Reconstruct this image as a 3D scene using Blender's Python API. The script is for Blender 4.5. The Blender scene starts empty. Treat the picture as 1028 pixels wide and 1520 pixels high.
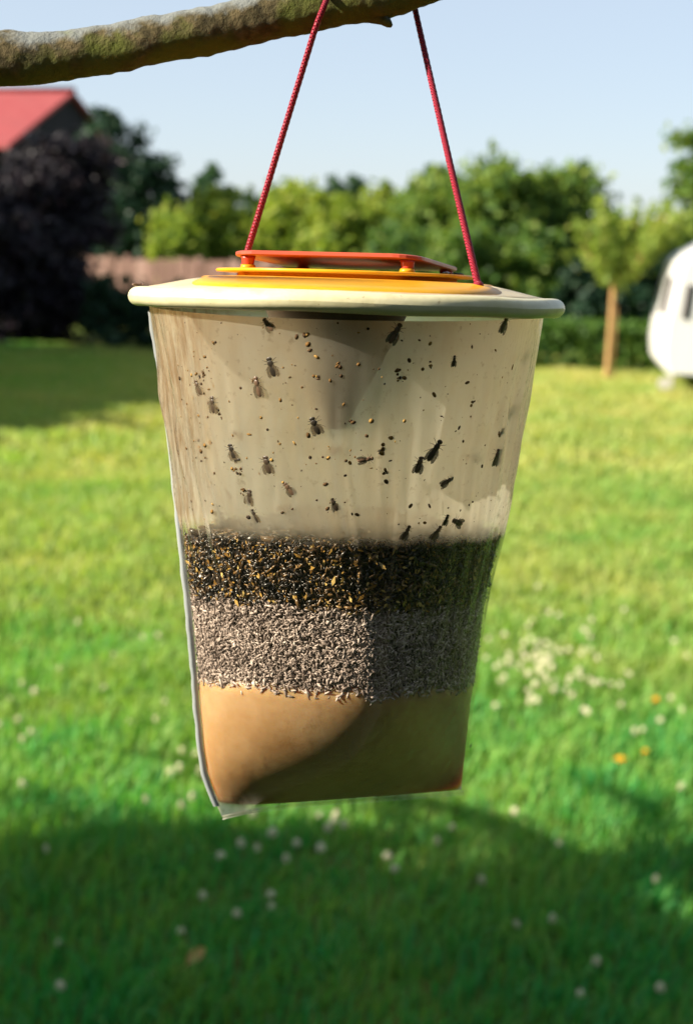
import bpy, bmesh, math, random
import numpy as np
from mathutils import Vector, Matrix, noise as mnoise

random.seed(7); rng = np.random.default_rng(7)
S = bpy.context.scene
COL = S.collection
R = math.radians

# ------------------------------------------------------------------ camera
FPX = 2111.0                      # focal length in photograph pixels (1028 x 1520)
CAM = Vector((0, 0, 1.6))
cam_d = bpy.data.cameras.new('camera'); cam = bpy.data.objects.new('camera', cam_d); COL.objects.link(cam)
cam_d.sensor_fit = 'VERTICAL'; cam_d.sensor_height = 36.0; cam_d.lens = 36.0 * FPX / 1520
cam_d.clip_start = 0.02; cam_d.clip_end = 2000
cam_d.dof.use_dof = True; cam_d.dof.focus_distance = 0.60; cam_d.dof.aperture_fstop = 10.5
CM = Matrix.Translation(CAM) @ Matrix.Rotation(R(90 - 11.1), 4, 'X') @ Matrix.Rotation(R(1.4), 4, 'Z')
cam.matrix_world = CM
S.camera = cam

def ray(px, py):
    return (CM.to_3x3() @ Vector(((px - 514) / FPX, (760 - py) / FPX, -1.0)))
def at(px, py, d):                # point on the sight line at depth y = d
    r = ray(px, py); return CAM + r * (d / r.y)
def on_ground(px, py):
    r = ray(px, py); return CAM + r * (-CAM.z / r.z)

# ------------------------------------------------------------------ light
SUN_EL, SUN_FRONT = 28.0, 16.0     # sun from the left, a touch on the camera's side
to_sun = Vector((-math.cos(R(SUN_FRONT)) * math.cos(R(SUN_EL)), -math.sin(R(SUN_FRONT)) * math.cos(R(SUN_EL)), math.sin(R(SUN_EL))))
W = bpy.data.worlds.new('World'); S.world = W; W.use_nodes = True
nt = W.node_tree; nt.nodes.clear()
sky = nt.nodes.new('ShaderNodeTexSky'); sky.sky_type = 'NISHITA'; sky.sun_disc = False
sky.sun_elevation = R(SUN_EL); sky.sun_rotation = math.atan2(to_sun.x, to_sun.y)
sky.air_density = 0.85; sky.dust_density = 0.5; sky.ozone_density = 1.6
bg = nt.nodes.new('ShaderNodeBackground'); bg.inputs[1].default_value = 0.058
wo = nt.nodes.new('ShaderNodeOutputWorld')
veil = nt.nodes.new('ShaderNodeMix'); veil.data_type = 'RGBA'; veil.inputs[0].default_value = 0.62      # even, thin high haze over the whole sky
veil.inputs[7].default_value = (4.25, 4.75, 5.4, 1); nt.links.new(sky.outputs[0], veil.inputs[6])
nt.links.new(veil.outputs[2], bg.inputs[0]); nt.links.new(bg.outputs[0], wo.inputs[0])
sd = bpy.data.lights.new('sun', 'SUN'); sd.energy = 5.0; sd.angle = R(0.53); sd.color = (1.0, 0.90, 0.72)
sun = bpy.data.objects.new('sun', sd); COL.objects.link(sun)
sun.rotation_euler = to_sun.to_track_quat('Z', 'Y').to_euler()
S.view_settings.view_transform = 'Standard'; S.view_settings.look = 'None'
S.view_settings.gamma = 1.0; S.view_settings.use_curve_mapping = False
S.view_settings.exposure = 1.55
S.render.engine = 'CYCLES'
S.cycles.use_denoising = True
S.cycles.max_bounces = 10; S.cycles.transparent_max_bounces = 16; S.cycles.transmission_bounces = 8; S.cycles.diffuse_bounces = 6
S.cycles.caustics_reflective = False; S.cycles.caustics_refractive = False

# ------------------------------------------------------------------ helpers
def tag(o, label=None, cat=None, group=None, kind=None):
    if label: o['label'] = label
    if cat: o['category'] = cat
    if group: o['group'] = group
    if kind: o['kind'] = kind
    return o

def link(name, me, mat=None, parent=None):
    o = bpy.data.objects.new(name, me); COL.objects.link(o)
    if me is not None and mat is not None:
        for m in (mat if isinstance(mat, (list, tuple)) else [mat]):
            me.materials.append(m)
    if parent is not None: o.parent = parent
    return o

def thing(name, loc, label, cat, group=None, rotz=0):
    o = bpy.data.objects.new(name, None); COL.objects.link(o)
    o.location = loc; o.rotation_euler = (0, 0, rotz); o.empty_display_size = 0.1
    return tag(o, label, cat, group)

def copy_tree(o, parent=None):
    c = o.copy(); COL.objects.link(c)
    if parent is not None: c.parent = parent
    for ch in list(o.children): copy_tree(ch, c)
    return c

def np_mesh(name, V, F, smooth=False, mat_idx=None):
    V = np.asarray(V, dtype=np.float32); F = np.asarray(F, dtype=np.int32)
    me = bpy.data.meshes.new(name)
    n, k = F.shape
    me.vertices.add(len(V)); me.vertices.foreach_set('co', V.ravel())
    me.loops.add(n * k); me.loops.foreach_set('vertex_index', F.ravel())
    me.polygons.add(n); me.polygons.foreach_set('loop_start', np.arange(0, n * k, k, dtype=np.int32))
    try: me.polygons.foreach_set('loop_total', np.full(n, k, dtype=np.int32))
    except Exception: pass
    if mat_idx is not None: me.polygons.foreach_set('material_index', np.asarray(mat_idx, dtype=np.int32))
    me.polygons.foreach_set('use_smooth', np.full(n, smooth, dtype=bool))
    me.update(calc_edges=True); me.validate()
    return me

def bm_mesh(name, bm, smooth=False):
    me = bpy.data.meshes.new(name); bmesh.ops.recalc_face_normals(bm, faces=bm.faces)
    bm.to_mesh(me); bm.free()
    if smooth:
        me.polygons.foreach_set('use_smooth', np.full(len(me.polygons), True, dtype=bool))
    return me

def add_box(bm, c, s, rot=None, bevel=0):
    M = Matrix.Translation(c) @ (rot.to_4x4() if rot else Matrix()) @ Matrix.Diagonal((s[0], s[1], s[2], 1))
    r = bmesh.ops.create_cube(bm, size=1.0, matrix=M)
    if bevel:
        es = list({e for v in r['verts'] for e in v.link_edges})
        bmesh.ops.bevel(bm, geom=es, offset=bevel, segments=2, affect='EDGES', profile=0.6)

def add_tube(bm, pts, rad, n=10, cap=True, wob=0.0, seed=0):
    pts = [Vector(p) for p in pts]
    if not hasattr(rad, '__len__'): rad = [rad] * len(pts)
    rings = []; up = Vector((0, 0, 1)); prev = None
    for i, p in enumerate(pts):
        t = (pts[min(i + 1, len(pts) - 1)] - pts[max(i - 1, 0)]).normalized()
        if prev is None:
            a = t.cross(up if abs(t.z) < 0.9 else Vector((1, 0, 0))).normalized()
        else:
            a = (prev - t * prev.dot(t)).normalized()
        prev = a; b = t.cross(a)
        ring = []
        for k in range(n):
            th = 2 * math.pi * k / n
            d = a * math.cos(th) + b * math.sin(th)
            r = rad[i]
            if wob: r *= 1 + wob * mnoise.noise(p * (0.8 / max(r, 1e-4)) * 0.5 + d * 1.3 + Vector((seed, 0, 0)))
            ring.append(bm.verts.new(p + d * r))
        rings.append(ring)
    for i in range(len(rings) - 1):
        for k in range(n):
            bm.faces.new((rings[i][k], rings[i][(k + 1) % n], rings[i + 1][(k + 1) % n], rings[i + 1][k]))
    if cap:
        bm.faces.new(rings[0][::-1]); bm.faces.new(rings[-1])
    return rings

def add_lathe(bm, prof, n=96, c=(0, 0, 0)):
    rings = []
    for r, z in prof:
        if r < 1e-6: rings.append([bm.verts.new((c[0], c[1], c[2] + z))])
        else: rings.append([bm.verts.new((c[0] + r * math.cos(2 * math.pi * k / n), c[1] + r * math.sin(2 * math.pi * k / n), c[2] + z)) for k in range(n)])
    for i in range(len(rings) - 1):
        A, B = rings[i], rings[i + 1]
        for k in range(n):
            k2 = (k + 1) % n
            if len(A) == 1 and len(B) == 1: continue
            if len(A) == 1: bm.faces.new((A[0], B[k2], B[k]))
            elif len(B) == 1: bm.faces.new((A[k], A[k2], B[0]))
            else: bm.faces.new((A[k], A[k2], B[k2], B[k]))

def add_ball(bm, c, r, sub=2, rot=None):
    M = Matrix.Translation(c) @ (rot.to_4x4() if rot else Matrix()) @ Matrix.Diagonal((r[0], r[1], r[2], 1))
    return bmesh.ops.create_icosphere(bm, subdivisions=sub, radius=1.0, matrix=M)['verts']

def catmull(P, n):
    P = [Vector(p) for p in P]; out = []
    Q = [2 * P[0] - P[1]] + P + [2 * P[-1] - P[-2]]
    for i in range(1, len(Q) - 2):
        for k in range(n):
            t = k / n
            a, b, c, d = Q[i - 1], Q[i], Q[i + 1], Q[i + 2]
            out.append(0.5 * ((2 * b) + (c - a) * t + (2 * a - 5 * b + 4 * c - d) * t * t + (3 * b - a - 3 * c + d) * t ** 3))
    out.append(P[-1]); return out

# ------------------------------------------------------------------ materials
class NT:
    def __init__(s, name):
        s.m = bpy.data.materials.new(name); s.m.use_nodes = True; s.t = s.m.node_tree; s.t.nodes.clear()
        s.out = s.n('ShaderNodeOutputMaterial')
    def n(s, typ, **kw):
        o = s.t.nodes.new(typ)
        for k, v in kw.items():
            if k.startswith('i_'):
                key = k[2:]
                o.inputs[int(key) if key.isdigit() else key.replace('_', ' ')].default_value = v
            else: setattr(o, k, v)
        return o
    def l(s, a, b): s.t.links.new(a, b)
    def coord(s, kind='Object'): return s.n('ShaderNodeTexCoord').outputs[kind]
    def noise(s, scale, detail=4, rough=0.55, vec=None):
        o = s.n('ShaderNodeTexNoise'); o.inputs['Scale'].default_value = scale
        o.inputs['Detail'].default_value = detail; o.inputs['Roughness'].default_value = rough
        s.l(vec if vec is not None else s.coord(), o.inputs['Vector']); return o.outputs['Fac']
    def ramp(s, fac, stops, interp='LINEAR'):
        o = s.n('ShaderNodeValToRGB'); e = o.color_ramp.elements; o.color_ramp.interpolation = interp
        while len(e) > 1: e.remove(e[-1])
        for i, (p, c) in enumerate(stops):
            el = e[0] if i == 0 else e.new(p)
            el.position = p; c = c if hasattr(c, '__len__') else (c, c, c)
            el.color = (*c, 1)
        s.l(fac, o.inputs[0]); return o.outputs[0]
    def mix(s, fac, a, b, mode='MIX'):
        o = s.n('ShaderNodeMix', data_type='RGBA', blend_type=mode)
        for sock, v in ((o.inputs[0], fac), (o.inputs[6], a), (o.inputs[7], b)):
            if isinstance(v, (int, float)): sock.default_value = v
            elif isinstance(v, (tuple, list)): sock.default_value = (*v, 1)
            else: s.l(v, sock)
        return o.outputs[2]
    def math(s, op, a, b=0.0):
        o = s.n('ShaderNodeMath', operation=op)
        for i, v in enumerate((a, b)):
            if isinstance(v, (int, float)): o.inputs[i].default_value = v
            else: s.l(v, o.inputs[i])
        return o.outputs[0]
    def bump(s, h, strength=0.3, dist=0.01):
        o = s.n('ShaderNodeBump'); o.inputs['Strength'].default_value = strength; o.inputs['Distance'].default_value = dist
        s.l(h, o.inputs['Height']); return o.outputs[0]
    def bsdf(s, color, rough=0.6, spec=0.4, normal=None, **kw):
        o = s.n('ShaderNodeBsdfPrincipled')
        if isinstance(color, (tuple, list)): o.inputs['Base Color'].default_value = (*color, 1)
        else: s.l(color, o.inputs['Base Color'])
        if isinstance(rough, (int, float)): o.inputs['Roughness'].default_value = rough
        else: s.l(rough, o.inputs['Roughness'])
        o.inputs['Specular IOR Level'].default_value = spec
        for k, v in kw.items(): o.inputs[k].default_value = v
        if normal is not None: s.l(normal, o.inputs['Normal'])
        return o.outputs[0]
    def mixs(s, fac, a, b):
        o = s.n('ShaderNodeMixShader')
        if isinstance(fac, (int, float)): o.inputs[0].default_value = fac
        else: s.l(fac, o.inputs[0])
        s.l(a, o.inputs[1]); s.l(b, o.inputs[2]); return o.outputs[0]
    def done(s, sh): s.l(sh, s.out.inputs[0]); return s.m

def leaf_mat(name, stops, trans=0.4, rough=0.5, spec=0.25, tr_boost=1.4):
    m = NT(name); g = m.n('ShaderNodeNewGeometry')
    big = m.noise(0.9, 2, vec=m.coord('Object'))
    f = m.math('ADD', m.math('MULTIPLY', g.outputs['Random Per Island'], 0.7), m.math('MULTIPLY', m.math('SUBTRACT', big, 0.35), 0.9))
    c = m.ramp(f, stops)
    p = m.bsdf(c, rough, spec)
    t = m.n('ShaderNodeBsdfTranslucent')
    m.l(m.mix(1.0, c, (tr_boost, tr_boost, tr_boost * 0.55), 'MULTIPLY'), t.inputs[0])
    return m.done(m.mixs(trans, p, t.outputs[0]))

def simple(name, color, rough=0.5, spec=0.4, var=0.12, scale=30, bump=0.0, **kw):
    m = NT(name); f = m.noise(scale, 5)
    d = tuple(x * (1 - var) for x in color); b = tuple(min(1, x * (1 + var)) for x in color)
    c = m.ramp(f, [(0.3, d), (0.7, b)])
    nrm = m.bump(f, bump, 0.003) if bump else None
    return m.done(m.bsdf(c, rough, spec, nrm, **kw))

def bark_mat(name, stops, scale=60, lichen=None, moss=None, k=1.0, bumpd=0.004):
    m = NT(name); co = m.coord()
    n1 = m.noise(scale, 6, 0.65, co); n2 = m.noise(scale * 0.35, 5, 0.6, co); n3 = m.noise(scale * 0.18, 4, 0.6, co)
    c = m.ramp(n1, stops)
    g = m.n('ShaderNodeNewGeometry'); sp = m.n('ShaderNodeSeparateXYZ'); m.l(g.outputs['Normal'], sp.inputs[0])
    if lichen:
        f = m.math('ADD', m.math('MULTIPLY', sp.outputs[2], 0.42), n2)
        c = m.mix(m.ramp(f, [(0.62, 0.0), (0.80, 1.0)]), c, lichen)
    if moss:
        f = m.math('SUBTRACT', n3, m.math('MULTIPLY', sp.outputs[2], 0.10))
        c = m.mix(m.ramp(f, [(0.46, 0.0), (0.62, 0.9)]), c, moss)
    nrm = m.bump(m.math('ADD', n1, n2), 0.8, bumpd)
    return m.done(m.bsdf(c, 0.9, 0.15, nrm))

MAT = {}
MAT['leaf_lime'] = leaf_mat('leaf_lime', [(0.0, (0.085, 0.16, 0.03)), (0.5, (0.23, 0.31, 0.045)), (1.0, (0.42, 0.43, 0.085))], 0.45)
MAT['leaf_mid'] = leaf_mat('leaf_mid', [(0.0, (0.038, 0.10, 0.03)), (0.5, (0.105, 0.19, 0.036)), (1.0, (0.27, 0.32, 0.055))], 0.42)
MAT['leaf_dark'] = leaf_mat('leaf_dark', [(0.0, (0.008, 0.028, 0.018)), (0.5, (0.015, 0.044, 0.024)), (1.0, (0.034, 0.072, 0.028))], 0.22)
MAT['leaf_far'] = leaf_mat('leaf_far', [(0.0, (0.03, 0.07, 0.04)), (0.5, (0.045, 0.10, 0.05)), (1.0, (0.08, 0.13, 0.06))], 0.3)
MAT['leaf_copper'] = leaf_mat('leaf_copper', [(0.0, (0.008, 0.008, 0.013)), (0.6, (0.014, 0.011, 0.019)), (0.9, (0.026, 0.015, 0.020)), (1.0, (0.06, 0.055, 0.025))], 0.10)
MAT['leaf_sapling'] = leaf_mat('leaf_sapling', [(0.0, (0.11, 0.18, 0.03)), (0.5, (0.23, 0.30, 0.055)), (1.0, (0.40, 0.42, 0.10))], 0.5)
MAT['leaf_hedge'] = leaf_mat('leaf_hedge', [(0.0, (0.03, 0.085, 0.02)), (0.5, (0.07, 0.15, 0.025)), (1.0, (0.13, 0.20, 0.035))], 0.35)
MAT['bark'] = bark_mat('bark', [(0.3, (0.05, 0.035, 0.022)), (0.7, (0.16, 0.115, 0.075))], 14)
MAT['bark_pale'] = bark_mat('bark_pale', [(0.3, (0.30, 0.17, 0.07)), (0.7, (0.46, 0.29, 0.13))], 20)
MAT['bark_apple'] = bark_mat('bark_apple', [(0.28, (0.022, 0.018, 0.009)), (0.5, (0.065, 0.052, 0.024)), (0.75, (0.14, 0.105, 0.055))], 170, lichen=(0.15, 0.16, 0.155), moss=(0.085, 0.10, 0.018), bumpd=0.0025)

# grass
m = NT('lawn_soil'); co = m.coord()
n1 = m.noise(0.7, 4, 0.6, co); n2 = m.noise(9, 6, 0.7, co)
c = m.mix(m.ramp(n1, [(0.35, 0.0), (0.65, 1.0)]), (0.055, 0.115, 0.018), (0.15, 0.19, 0.035))
c = m.mix(m.ramp(n2, [(0.35, 0.0), (0.7, 0.7)]), c, (0.06, 0.07, 0.02))
MAT['soil'] = m.done(m.bsdf(c, 0.95, 0.1, m.bump(n2, 0.6, 0.03)))

def grass_mat(name):
    m = NT(name); g = m.n('ShaderNodeNewGeometry'); co = m.coord()
    patch = m.noise(0.85, 4, 0.6, co); fine = m.noise(5.0, 3, 0.6, co)
    sp = m.n('ShaderNodeSeparateXYZ'); m.l(co, sp.inputs[0])
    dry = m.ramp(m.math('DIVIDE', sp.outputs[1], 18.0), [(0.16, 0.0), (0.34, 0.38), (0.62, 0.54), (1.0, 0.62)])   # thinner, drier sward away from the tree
    shade_hue = m.ramp(m.math('DIVIDE', m.math('ADD', sp.outputs[0], 7.0), 7.0), [(0.25, 0.30), (0.75, 1.0)])      # less yellow at left: cool hue of the bush shade painted in
    dry = m.math('MULTIPLY', dry, shade_hue)
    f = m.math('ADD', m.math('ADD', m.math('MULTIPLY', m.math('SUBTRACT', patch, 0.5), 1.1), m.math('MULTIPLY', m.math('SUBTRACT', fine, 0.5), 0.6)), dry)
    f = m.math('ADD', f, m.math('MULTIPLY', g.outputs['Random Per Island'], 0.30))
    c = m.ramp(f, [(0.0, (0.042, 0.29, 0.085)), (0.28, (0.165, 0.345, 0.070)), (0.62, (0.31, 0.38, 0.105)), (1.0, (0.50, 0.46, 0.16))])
    p = m.bsdf(c, 0.55, 0.25)
    t = m.n('ShaderNodeBsdfTranslucent'); m.l(m.mix(1.0, c, (1.25, 1.3, 0.5), 'MULTIPLY'), t.inputs[0])
    return m.done(m.mixs(0.45, p, t.outputs[0]))
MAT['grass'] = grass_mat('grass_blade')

# ------------------------------------------------------------------ ground
bm = bmesh.new()
N = 60
vs = {}
for i in range(N + 1):
    for j in range(N + 1):
        x = -260 + 520 * i / N; y = -60 + 460 * j / N
        vs[i, j] = bm.verts.new((x, y, 0.0))
for i in range(N):
    for j in range(N): bm.faces.new((vs[i, j], vs[i + 1, j], vs[i + 1, j + 1], vs[i, j + 1]))
tag(link('lawn', bm_mesh('lawn', bm), MAT['soil']), kind='structure', label='mown garden lawn reaching back to the hedge and fence')

def grass_field():
    Vs, Fs = [], []; base = 0
    for (y0, y1, dens, h, w) in ((1.5, 5.2, 4600, 0.074, 0.0038), (5.2, 9.5, 2300, 0.060, 0.0052), (9.5, 19.5, 900, 0.058, 0.0095)):
        wmax = 0.29 * y1 + 1.3
        n = int(dens * (y1 - y0) * 2 * wmax)
        y = rng.uniform(y0, y1, n); x = rng.uniform(-wmax, wmax, n)
        k = np.abs(x) < 0.29 * y + 1.3; x, y = x[k], y[k]; n = len(x)
        # tufts: height varies slowly over the lawn
        hh = h * (0.55 + 0.9 * rng.random(n)) * (0.85 + 0.3 * np.sin(x * 5.1 + 1.3 * np.sin(y * 3.3)) * np.sin(y * 4.3 + x))
        az = rng.uniform(0, 2 * np.pi, n); lean = rng.uniform(0.05, 0.75, n) ** 1.2
        lx = np.cos(az) * lean + 0.16; ly = np.sin(az) * lean
        wa = rng.uniform(0, np.pi, n); wx, wy = np.cos(wa), np.sin(wa); ww = w * rng.uniform(0.7, 1.3, n)
        P = np.zeros((n, 5, 3), np.float32)
        P[:, 0] = np.stack([x - wx * ww, y - wy * ww, np.full(n, -0.004)], 1)
        P[:, 1] = np.stack([x + wx * ww, y + wy * ww, np.full(n, -0.004)], 1)
        mx, my, mz = x + lx * hh * 0.42, y + ly * hh * 0.42, hh * 0.62
        P[:, 2] = np.stack([mx + wx * ww * 0.8, my + wy * ww * 0.8, mz], 1)
        P[:, 3] = np.stack([mx - wx * ww * 0.8, my - wy * ww * 0.8, mz], 1)
        P[:, 4] = np.stack([x + lx * hh * 1.15, y + ly * hh * 1.15, hh * (1.0 - 0.25 * lean)], 1)
        b = base + np.arange(n)[:, None] * 5
        Fs.append(np.concatenate([b + np.array([[0, 1, 2]]), b + np.array([[0, 2, 3]]), b + np.array([[3, 2, 4]])]))
        Vs.append(P.reshape(-1, 3)); base += n * 5
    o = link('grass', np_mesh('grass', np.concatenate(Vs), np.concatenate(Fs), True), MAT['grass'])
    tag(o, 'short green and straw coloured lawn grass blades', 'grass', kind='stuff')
grass_field()

# ------------------------------------------------------------------ trees and shrubs
def leaves_mesh(name, C, size, aspect=1.7, up=0.3, seed=1):
    r = np.random.default_rng(seed); n = len(C)
    d = r.normal(size=(n, 3)); d[:, 2] += up; d /= np.linalg.norm(d, axis=1)[:, None]
    e = r.normal(size=(n, 3)); e -= d * (e * d).sum(1)[:, None]; e /= np.linalg.norm(e, axis=1)[:, None]
    nn = np.cross(d, e)
    s = size * r.uniform(0.6, 1.35, n)[:, None]
    P = np.zeros((n, 4, 3), np.float32)
    P[:, 0] = C - d * s * 0.5 * aspect; P[:, 2] = C + d * s * 0.5 * aspect
    P[:, 1] = C + e * s * 0.5 + nn * s * 0.15; P[:, 3] = C - e * s * 0.5 + nn * s * 0.15
    F = np.arange(n * 4).reshape(n, 4)
    return np_mesh(name, P.reshape(-1, 3), F)

def crown_points(blobs, n, r, clump=0.2, shell=0.55):
    """blobs: list of (centre, radii). Leaves gather in clumps spread through the volume."""
    vol = np.array([b[1][0] * b[1][1] * b[1][2] for b in blobs]); vol = vol ** 0.75; vol /= vol.sum()
    out = []
    for (c, rad), q in zip(blobs, vol):
        m_ = max(30, int(n * q)); k = max(5, int(m_ / 55))
        u = r.normal(size=(k, 3)); u /= np.linalg.norm(u, axis=1)[:, None]
        rr = (shell + (1 - shell) * r.random(k) ** 0.6) * r.uniform(0.82, 1.14, k)
        cc = np.array(c) + u * np.array(rad) * rr[:, None]
        idx = r.integers(0, k, m_)
        cs = clump * min(rad) * r.uniform(0.7, 1.5, k)
        out.append(cc[idx] + r.normal(size=(m_, 3)) * cs[idx][:, None] * np.array([1.0, 1.0, 0.75]))
    P = np.concatenate(out); P[:, 2] = np.maximum(P[:, 2], 0.03)
    return P

def tree(name, pos, label, cat, mat, blobs, n, leaf, trunk_r=0.08, trunk_h=None, bark='bark', group=None, seed=1, clump=0.2, shell=0.5, up=0.3, aspect=1.7, shoots=0):
    r = np.random.default_rng(seed); rd = random.Random(seed)
    t = thing(name, pos, label, cat, group)
    bm = bmesh.new()
    top = max(b[0][2] for b in blobs); th = trunk_h or top * 0.6
    zs = [0, 0.08, 0.3, 0.6, 1.0]
    pts = [(rd.uniform(-1, 1) * trunk_r * 0.5 * z, rd.uniform(-1, 1) * trunk_r * 0.5 * z, th * z - (0.03 if z == 0 else 0)) for z in zs]
    add_tube(bm, pts, [trunk_r * f for f in (1.45, 1.1, 0.95, 0.85, 0.7)], 10, wob=0.12, seed=seed)
    for (c, rad) in blobs[:9]:
        for q in range(2):
            e = Vector(c) + Vector((rd.uniform(-.5, .5) * rad[0], rd.uniform(-.5, .5) * rad[1], rd.uniform(-.1, .6) * rad[2]))
            s = Vector(pts[-1]) * rd.uniform(0.55, 0.98); mid = (s + e) * 0.5 + Vector((0, 0, -0.08 * rad[2]))
            add_tube(bm, catmull([s, mid, e], 4), [trunk_r * (0.5 - 0.05 * i) for i in range(9)], 6)
    link('trunk', bm_mesh('trunk', bm, True), MAT[bark], t)
    C = crown_points(blobs, n, r, clump, shell)
    if shoots:                                # long upright shoots with leaves strung along them
        ex = []
        for i in range(shoots):
            c, rad = blobs[rd.randrange(len(blobs))]
            b0 = np.array(c) + np.array([rd.uniform(-.7, .7) * rad[0], rd.uniform(-.7, .7) * rad[1], rd.uniform(-0.1, 0.5) * rad[2]])
            L = rad[2] * rd.uniform(0.6, 1.15); dv = np.array([rd.gauss(0, .16), rd.gauss(0, .16), 1.0])
            tt = r.random(34)[:, None]
            ex.append(b0 + dv * L * tt + r.normal(size=(34, 3)) * leaf * 0.5 * (1.2 - tt))
        C = np.concatenate([C] + ex)
    link('crown', leaves_mesh('crown', C, leaf, aspect, up, seed + 50), MAT[mat], t)
    return t

def P0(px, d):                                    # ground point below a picture column, at depth d
    p = at(px, 500, d); return (p.x, p.y, 0.0)
def HZ(px, py, d): return at(px, py, d).z         # height seen at that pixel at depth d

def blob_column(w, dpt, z0, z1, rd, k=7, taper=0.45):
    out = [((0, 0, z0 + (z1 - z0) * q), (w * 0.75, dpt * 0.75, (z1 - z0) * 0.32)) for q in (0.2, 0.5, 0.72)]
    for i in range(k):
        f = (i + 0.5) / k; z = z0 + (z1 - z0) * f
        ww = w * (1 - taper * abs(f - 0.35) * 1.3)
        out.append(((rd.uniform(-.45, .45) * ww, rd.uniform(-.4, .4) * dpt, z), (ww * rd.uniform(.45, .7), dpt * rd.uniform(.5, .7), (z1 - z0) / k * rd.uniform(.8, 1.25))))
    return out

# lime shrubs behind the fence, left of the trap's lid to the middle
G = 'yellow green shrubs in the row behind the lawn'
spec = [(262, 300, 25.0, 0.50, 'slender yellow green shrub beside the dark tree, tops level with it'),
        (335, 278, 26.5, 0.85, 'broad yellow green shrub behind the left end of the red cap'),
        (425, 268, 26.0, 0.80, 'bright yellow green shrub seen through between the two red cords, left one'),
        (505, 285, 25.0, 0.75, 'lime shrub in the middle between the red cords'),
        (575, 272, 25.5, 0.70, 'yellow green shrub just left of the right red cord')]
for i, (px, py, d, w, lab) in enumerate(spec):
    rd = random.Random(100 + i); h = HZ(px, py, d)
    tree('garden_shrub', P0(px, d), lab, 'shrub', 'leaf_lime', blob_column(w * 1.15, 0.7, 0.35, h - 0.2, rd, 8, 0.3), 9000, 0.085, 0.05, h * 0.55, group=G, seed=20 + i, shoots=26)
spec = [(640, 236, 23.5, 0.62, 'mid green garden tree right behind the right red cord'),
        (725, 226, 23.0, 0.72, 'mid green tree with two pointed tops right of the red cord'),
        (822, 228, 23.5, 0.66, 'tallest mid green tree between cord and sapling, pointed top')]
for i, (px, py, d, w, lab) in enumerate(spec):
    rd = random.Random(140 + i); h = HZ(px, py, d)
    tree('garden_tree', P0(px, d), lab, 'tree', 'leaf_mid', blob_column(w * 1.25, 0.8, 0.4, h - 0.25, rd, 11, 0.35), 12000, 0.085, 0.07, h * 0.6, group='mid green trees behind the lawn', seed=40 + i, shoots=22)
# dark shrubs filling in under those trees, behind the clipped hedge
for i, (px, py, d, w, lab) in enumerate([(600, 350, 21.5, 0.8, 'low dark green bush behind the lid below the right cord'),
                                          (690, 345, 21.0, 0.8, 'low dark green bush right of the red cord foot'),
                                          (790, 350, 21.0, 0.75, 'low dark green bush behind the right end of the rim'),
                                          (880, 400, 20.5, 0.8, 'dark bush behind the sapling trunk'),
                                          (965, 380, 20.5, 0.8, 'dark bush between sapling and white caravan')]):
    rd = random.Random(170 + i); h = HZ(px, py, d)
    tree('garden_bush', P0(px, d), lab, 'bush', 'leaf_mid' if i < 3 else 'leaf_dark', blob_column(w, 0.7, 0.15, h, rd, 7, 0.2), 7000, 0.08, 0.04, h * 0.5, group='low bushes behind the hedge', seed=60 + i)
for i, (px, py, d, w, lab) in enumerate([(915, 312, 27, 1.1, 'olive green bush showing behind the sapling crown'), (985, 318, 27, 1.2, 'olive green bush behind the caravan roof')]):
    rd = random.Random(190 + i); h = HZ(px, py, d)
    tree('garden_bush', P0(px, d), lab, 'bush', 'leaf_lime', blob_column(w, 0.8, 0.3, h - 0.15, rd, 8, 0.2), 5200, 0.09, 0.05, h * 0.5, group='olive bushes behind the caravan', seed=70 + i)
rd = random.Random(210); h = HZ(1040, 150, 24)
tree('garden_tree', P0(1058, 24), 'tall green tree cut by the right edge, above the white caravan', 'tree', 'leaf_mid', blob_column(1.15, 0.9, 0.5, h - 0.2, rd, 12, 0.25), 9500, 0.09, 0.1, h * 0.6, seed=76, shoots=20)
# distant trees on the skyline
for i, (px, py, d, w, mt, lab) in enumerate([(312, 238, 55, 1.0, 'leaf_far', 'small round distant tree on the skyline left of the left cord'),
                                              (495, 248, 62, 1.5, 'leaf_far', 'rounded blue green distant tree between the two cords'),
                                              (385, 272, 60, 1.4, 'leaf_far', 'low distant tree behind the left cord'),
                                              (440, 282, 66, 1.6, 'leaf_far', 'low distant tree just left of the rounded skyline tree'),
                                              (560, 276, 64, 1.6, 'leaf_far', 'low distant tree just right of the rounded skyline tree'),
                                              (900, 300, 60, 2.2, 'leaf_far', 'low distant tree behind the sapling top')]):
    rd = random.Random(230 + i); h = HZ(px, py, d)
    tree('distant_tree', P0(px, d), lab, 'tree', mt, blob_column(w, 1.2, 1.0, h - 0.5, rd, 7, 0.3), 4200, 0.2, 0.16, h * 0.6, group='distant skyline trees', seed=90 + i, shell=0.3)

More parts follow.
